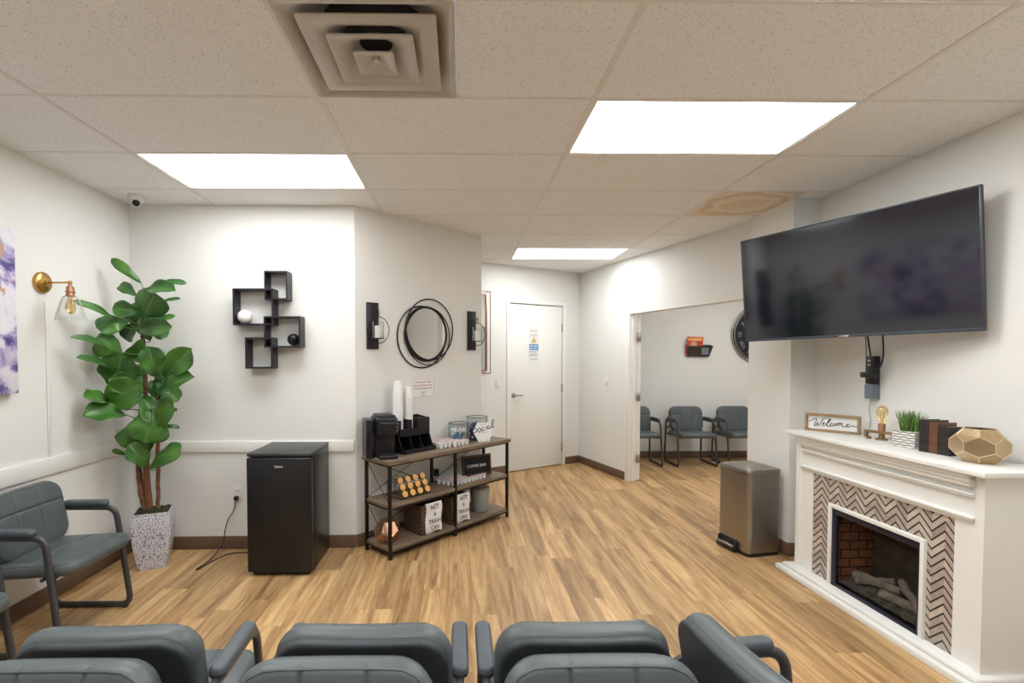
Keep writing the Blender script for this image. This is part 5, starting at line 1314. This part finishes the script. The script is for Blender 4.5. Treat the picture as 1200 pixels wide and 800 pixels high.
def book(loc, yw, w, d, h, m, label, rot=None):
    t = thing('book', label, 'book', loc, yw)
    b = B(); b.box(0, w, 0, 0.008, 0, h, 0.003); b.box(0, 0.004, 0.0, d, 0, h, 0.001); b.box(w-0.004, w, 0.0, d, 0, h, 0.001); b.obj('cover', m, t)
    b = B(); b.box(0.004, w-0.004, 0.006, d-0.006, 0.004, h-0.005); b.obj('pages', 'pages', t, smooth=False)
    b = B()
    for z in (h*0.18, h*0.32, h*0.68, h*0.82): b.box(0.001, w-0.001, -0.002, 0.004, z-0.002, z+0.002, 0.001)
    b.obj('spine_bands', m, t)
yb = fyaw+math.radians(8)
c8, s8 = math.cos(yb), math.sin(yb); bp = Vector(FP(0.752, 0.125, FH))
for k, (w, d, h, m, lb) in enumerate(((0.046, 0.125, 0.168, 'books1', 'tall black antique book, first beside the potted grass'), (0.040, 0.120, 0.160, 'books2', 'brown antique book in the middle of the mantel row'), (0.054, 0.112, 0.146, 'books1', 'black antique book nearest the gold bowl'))):
    book((bp.x, bp.y, FH), yb, w, d, h, m, lb); bp += Vector((c8, s8, 0))*(w+0.0015)
gb = thing('geometric_bowl', 'faceted champagne gold bowl at the near end of the mantel', 'bowl', FP(1.030, 0.150, FH), fyaw+0.733)
Rg, Hg = 0.104, 0.158
bm = bmesh.new(); rg = []
def gv(r, a, z): return bm.verts.new((r*Rg*math.cos(a), r*Rg*math.sin(a), z*Hg))
for k in range(6):
    a = k*PI/3; rg.append(dict(m0=gv(1, a, 0.36), m1=gv(1, a, 0.62), u=gv(0.86, a+PI/6, 0.80), l=gv(0.86, a+PI/6, 0.20), t=gv(0.60, a+PI/6, 1.0), b=gv(0.60, a+PI/6, 0.0)))
for k in range(6):
    p, q = rg[k], rg[(k+1) % 6]; o_ = rg[(k-1) % 6]
    bm.faces.new((p['m0'], p['l'], q['m0'], q['m1'], p['u'], p['m1'])); bm.faces.new((p['m1'], p['u'], p['t'], o_['t'], o_['u'])); bm.faces.new((p['m0'], o_['l'], o_['b'], p['b'], p['l']))
bm.faces.new([r_['b'] for r_ in rg][::-1]); bmesh.ops.recalc_face_normals(bm, faces=bm.faces)
E_ = [(e.verts[0].co.copy(), e.verts[1].co.copy()) for e in bm.edges]
me = bpy.data.meshes.new('body'); bm.to_mesh(me); bm.free(); me.materials.append(M['gold']); o = bpy.data.objects.new('body', me); COL.objects.link(o); o.parent = gb; o.location = (0, 0, 0.002)
md = o.modifiers.new('thickness', 'SOLIDIFY'); md.thickness = 0.003
b = B()
for p, q in E_: b.tube([p, q], 0.0014, 6)
b.obj('edges', 'goldedge', gb, (0, 0, 0.002))

# ------------------------------------------------------------------ pedal bin
ta = math.atan2(3.575-3.875, 2.105-2.045)
tr = thing('trash_can', 'brushed steel pedal trash can beside the wall column', 'trash can', (2.045, 3.875, 0), ta)
# local x: along the pedal face, from far left to near right; local y: back
TW, TD = 0.315, 0.285
poly = fillet([(0, 0, 0), (TW, 0, 0), (TW+0.0, TD, 0), (0.0, TD, 0)], 0.035, 5, True); poly = [(p.x, p.y) for p in poly]
b = B(); b.prism(poly, 0.028, 0.605); b.obj('body', 'steel', tr)
b = B(); b.prism([(p[0]*0.985+0.002, p[1]*0.985+0.002) for p in poly], 0.0, 0.027); b.obj('base_ring', 'black', tr)
b = B(); cx2, cy2 = TW/2, TD/2
rings = []
for k, z in ((1.012, 0.608), (1.012, 0.630), (0.99, 0.640), (0.55, 0.660), (0.02, 0.664)):
    rings.append([b.bm.verts.new((cx2+(p[0]-cx2)*k, cy2+(p[1]-cy2)*k, z)) for p in poly])
b.bm.faces.new(list(reversed(rings[0])))
for A, C in zip(rings, rings[1:]):
    for i in range(len(A)): b.bm.faces.new((A[i], A[(i+1) % len(A)], C[(i+1) % len(A)], C[i]))
b.bm.faces.new(rings[-1]); b.obj('lid', 'steel', tr)
b = B(); b.box(0.035, 0.205, -0.040, 0.0, 0.035, 0.052, 0.006); b.obj('pedal', 'steel', tr)
b = B(); b.box(0.025, 0.215, -0.036, 0.004, 0.006, 0.036, 0.006); b.box(0.025, 0.038, -0.02, 0.003, 0.03, 0.085, 0.004); b.box(0.202, 0.215, -0.02, 0.003, 0.03, 0.085, 0.004); b.box(0.03, 0.21, -0.006, 0.001, 0.03, 0.09, 0.003); b.obj('pedal_housing', 'black', tr)

# ------------------------------------------------------------------ world, camera, view
w = bpy.data.worlds.new('room_world'); scn.world = w; w.use_nodes = True
w.node_tree.nodes['Background'].inputs[0].default_value = (0.9, 0.95, 1.0, 1); w.node_tree.nodes['Background'].inputs[1].default_value = 0.3
pi_, ya_, ro_ = 0.0291, 0.0141, 0.0009
def R3(a): return Matrix(a)
c, s = math.cos(ya_), math.sin(ya_); A = R3(((c, -s, 0), (s, c, 0), (0, 0, 1)))
c, s = math.cos(pi_), math.sin(pi_); Bm = R3(((1, 0, 0), (0, c, -s), (0, s, c)))
c, s = math.cos(ro_), math.sin(ro_); Cm = R3(((c, 0, -s), (0, 1, 0), (s, 0, c)))
Rw = Cm @ Bm @ A                       # world -> (right, forward, up)
right, fwd, up = Rw[0], Rw[1], Rw[2]
cd_ = bpy.data.cameras.new('camera'); co = bpy.data.objects.new('camera', cd_); COL.objects.link(co)
mw = Matrix.Identity(4)
for i in range(3): mw[i][0] = right[i]; mw[i][1] = up[i]; mw[i][2] = -fwd[i]
mw[0][3], mw[1][3], mw[2][3] = 0, 0, 1.4746
co.matrix_world = mw
cd_.sensor_fit = 'HORIZONTAL'; cd_.sensor_width = 36; cd_.lens = 36*583.0868/1200; cd_.shift_x = (600-546.588)/1200; cd_.shift_y = (434.516-400)/1200; cd_.clip_start = 0.02
scn.camera = co
scn.view_settings.view_transform = 'Standard'; scn.view_settings.look = 'None'; scn.view_settings.gamma = 1; scn.view_settings.use_curve_mapping = False
scn.view_settings.exposure = 0.17
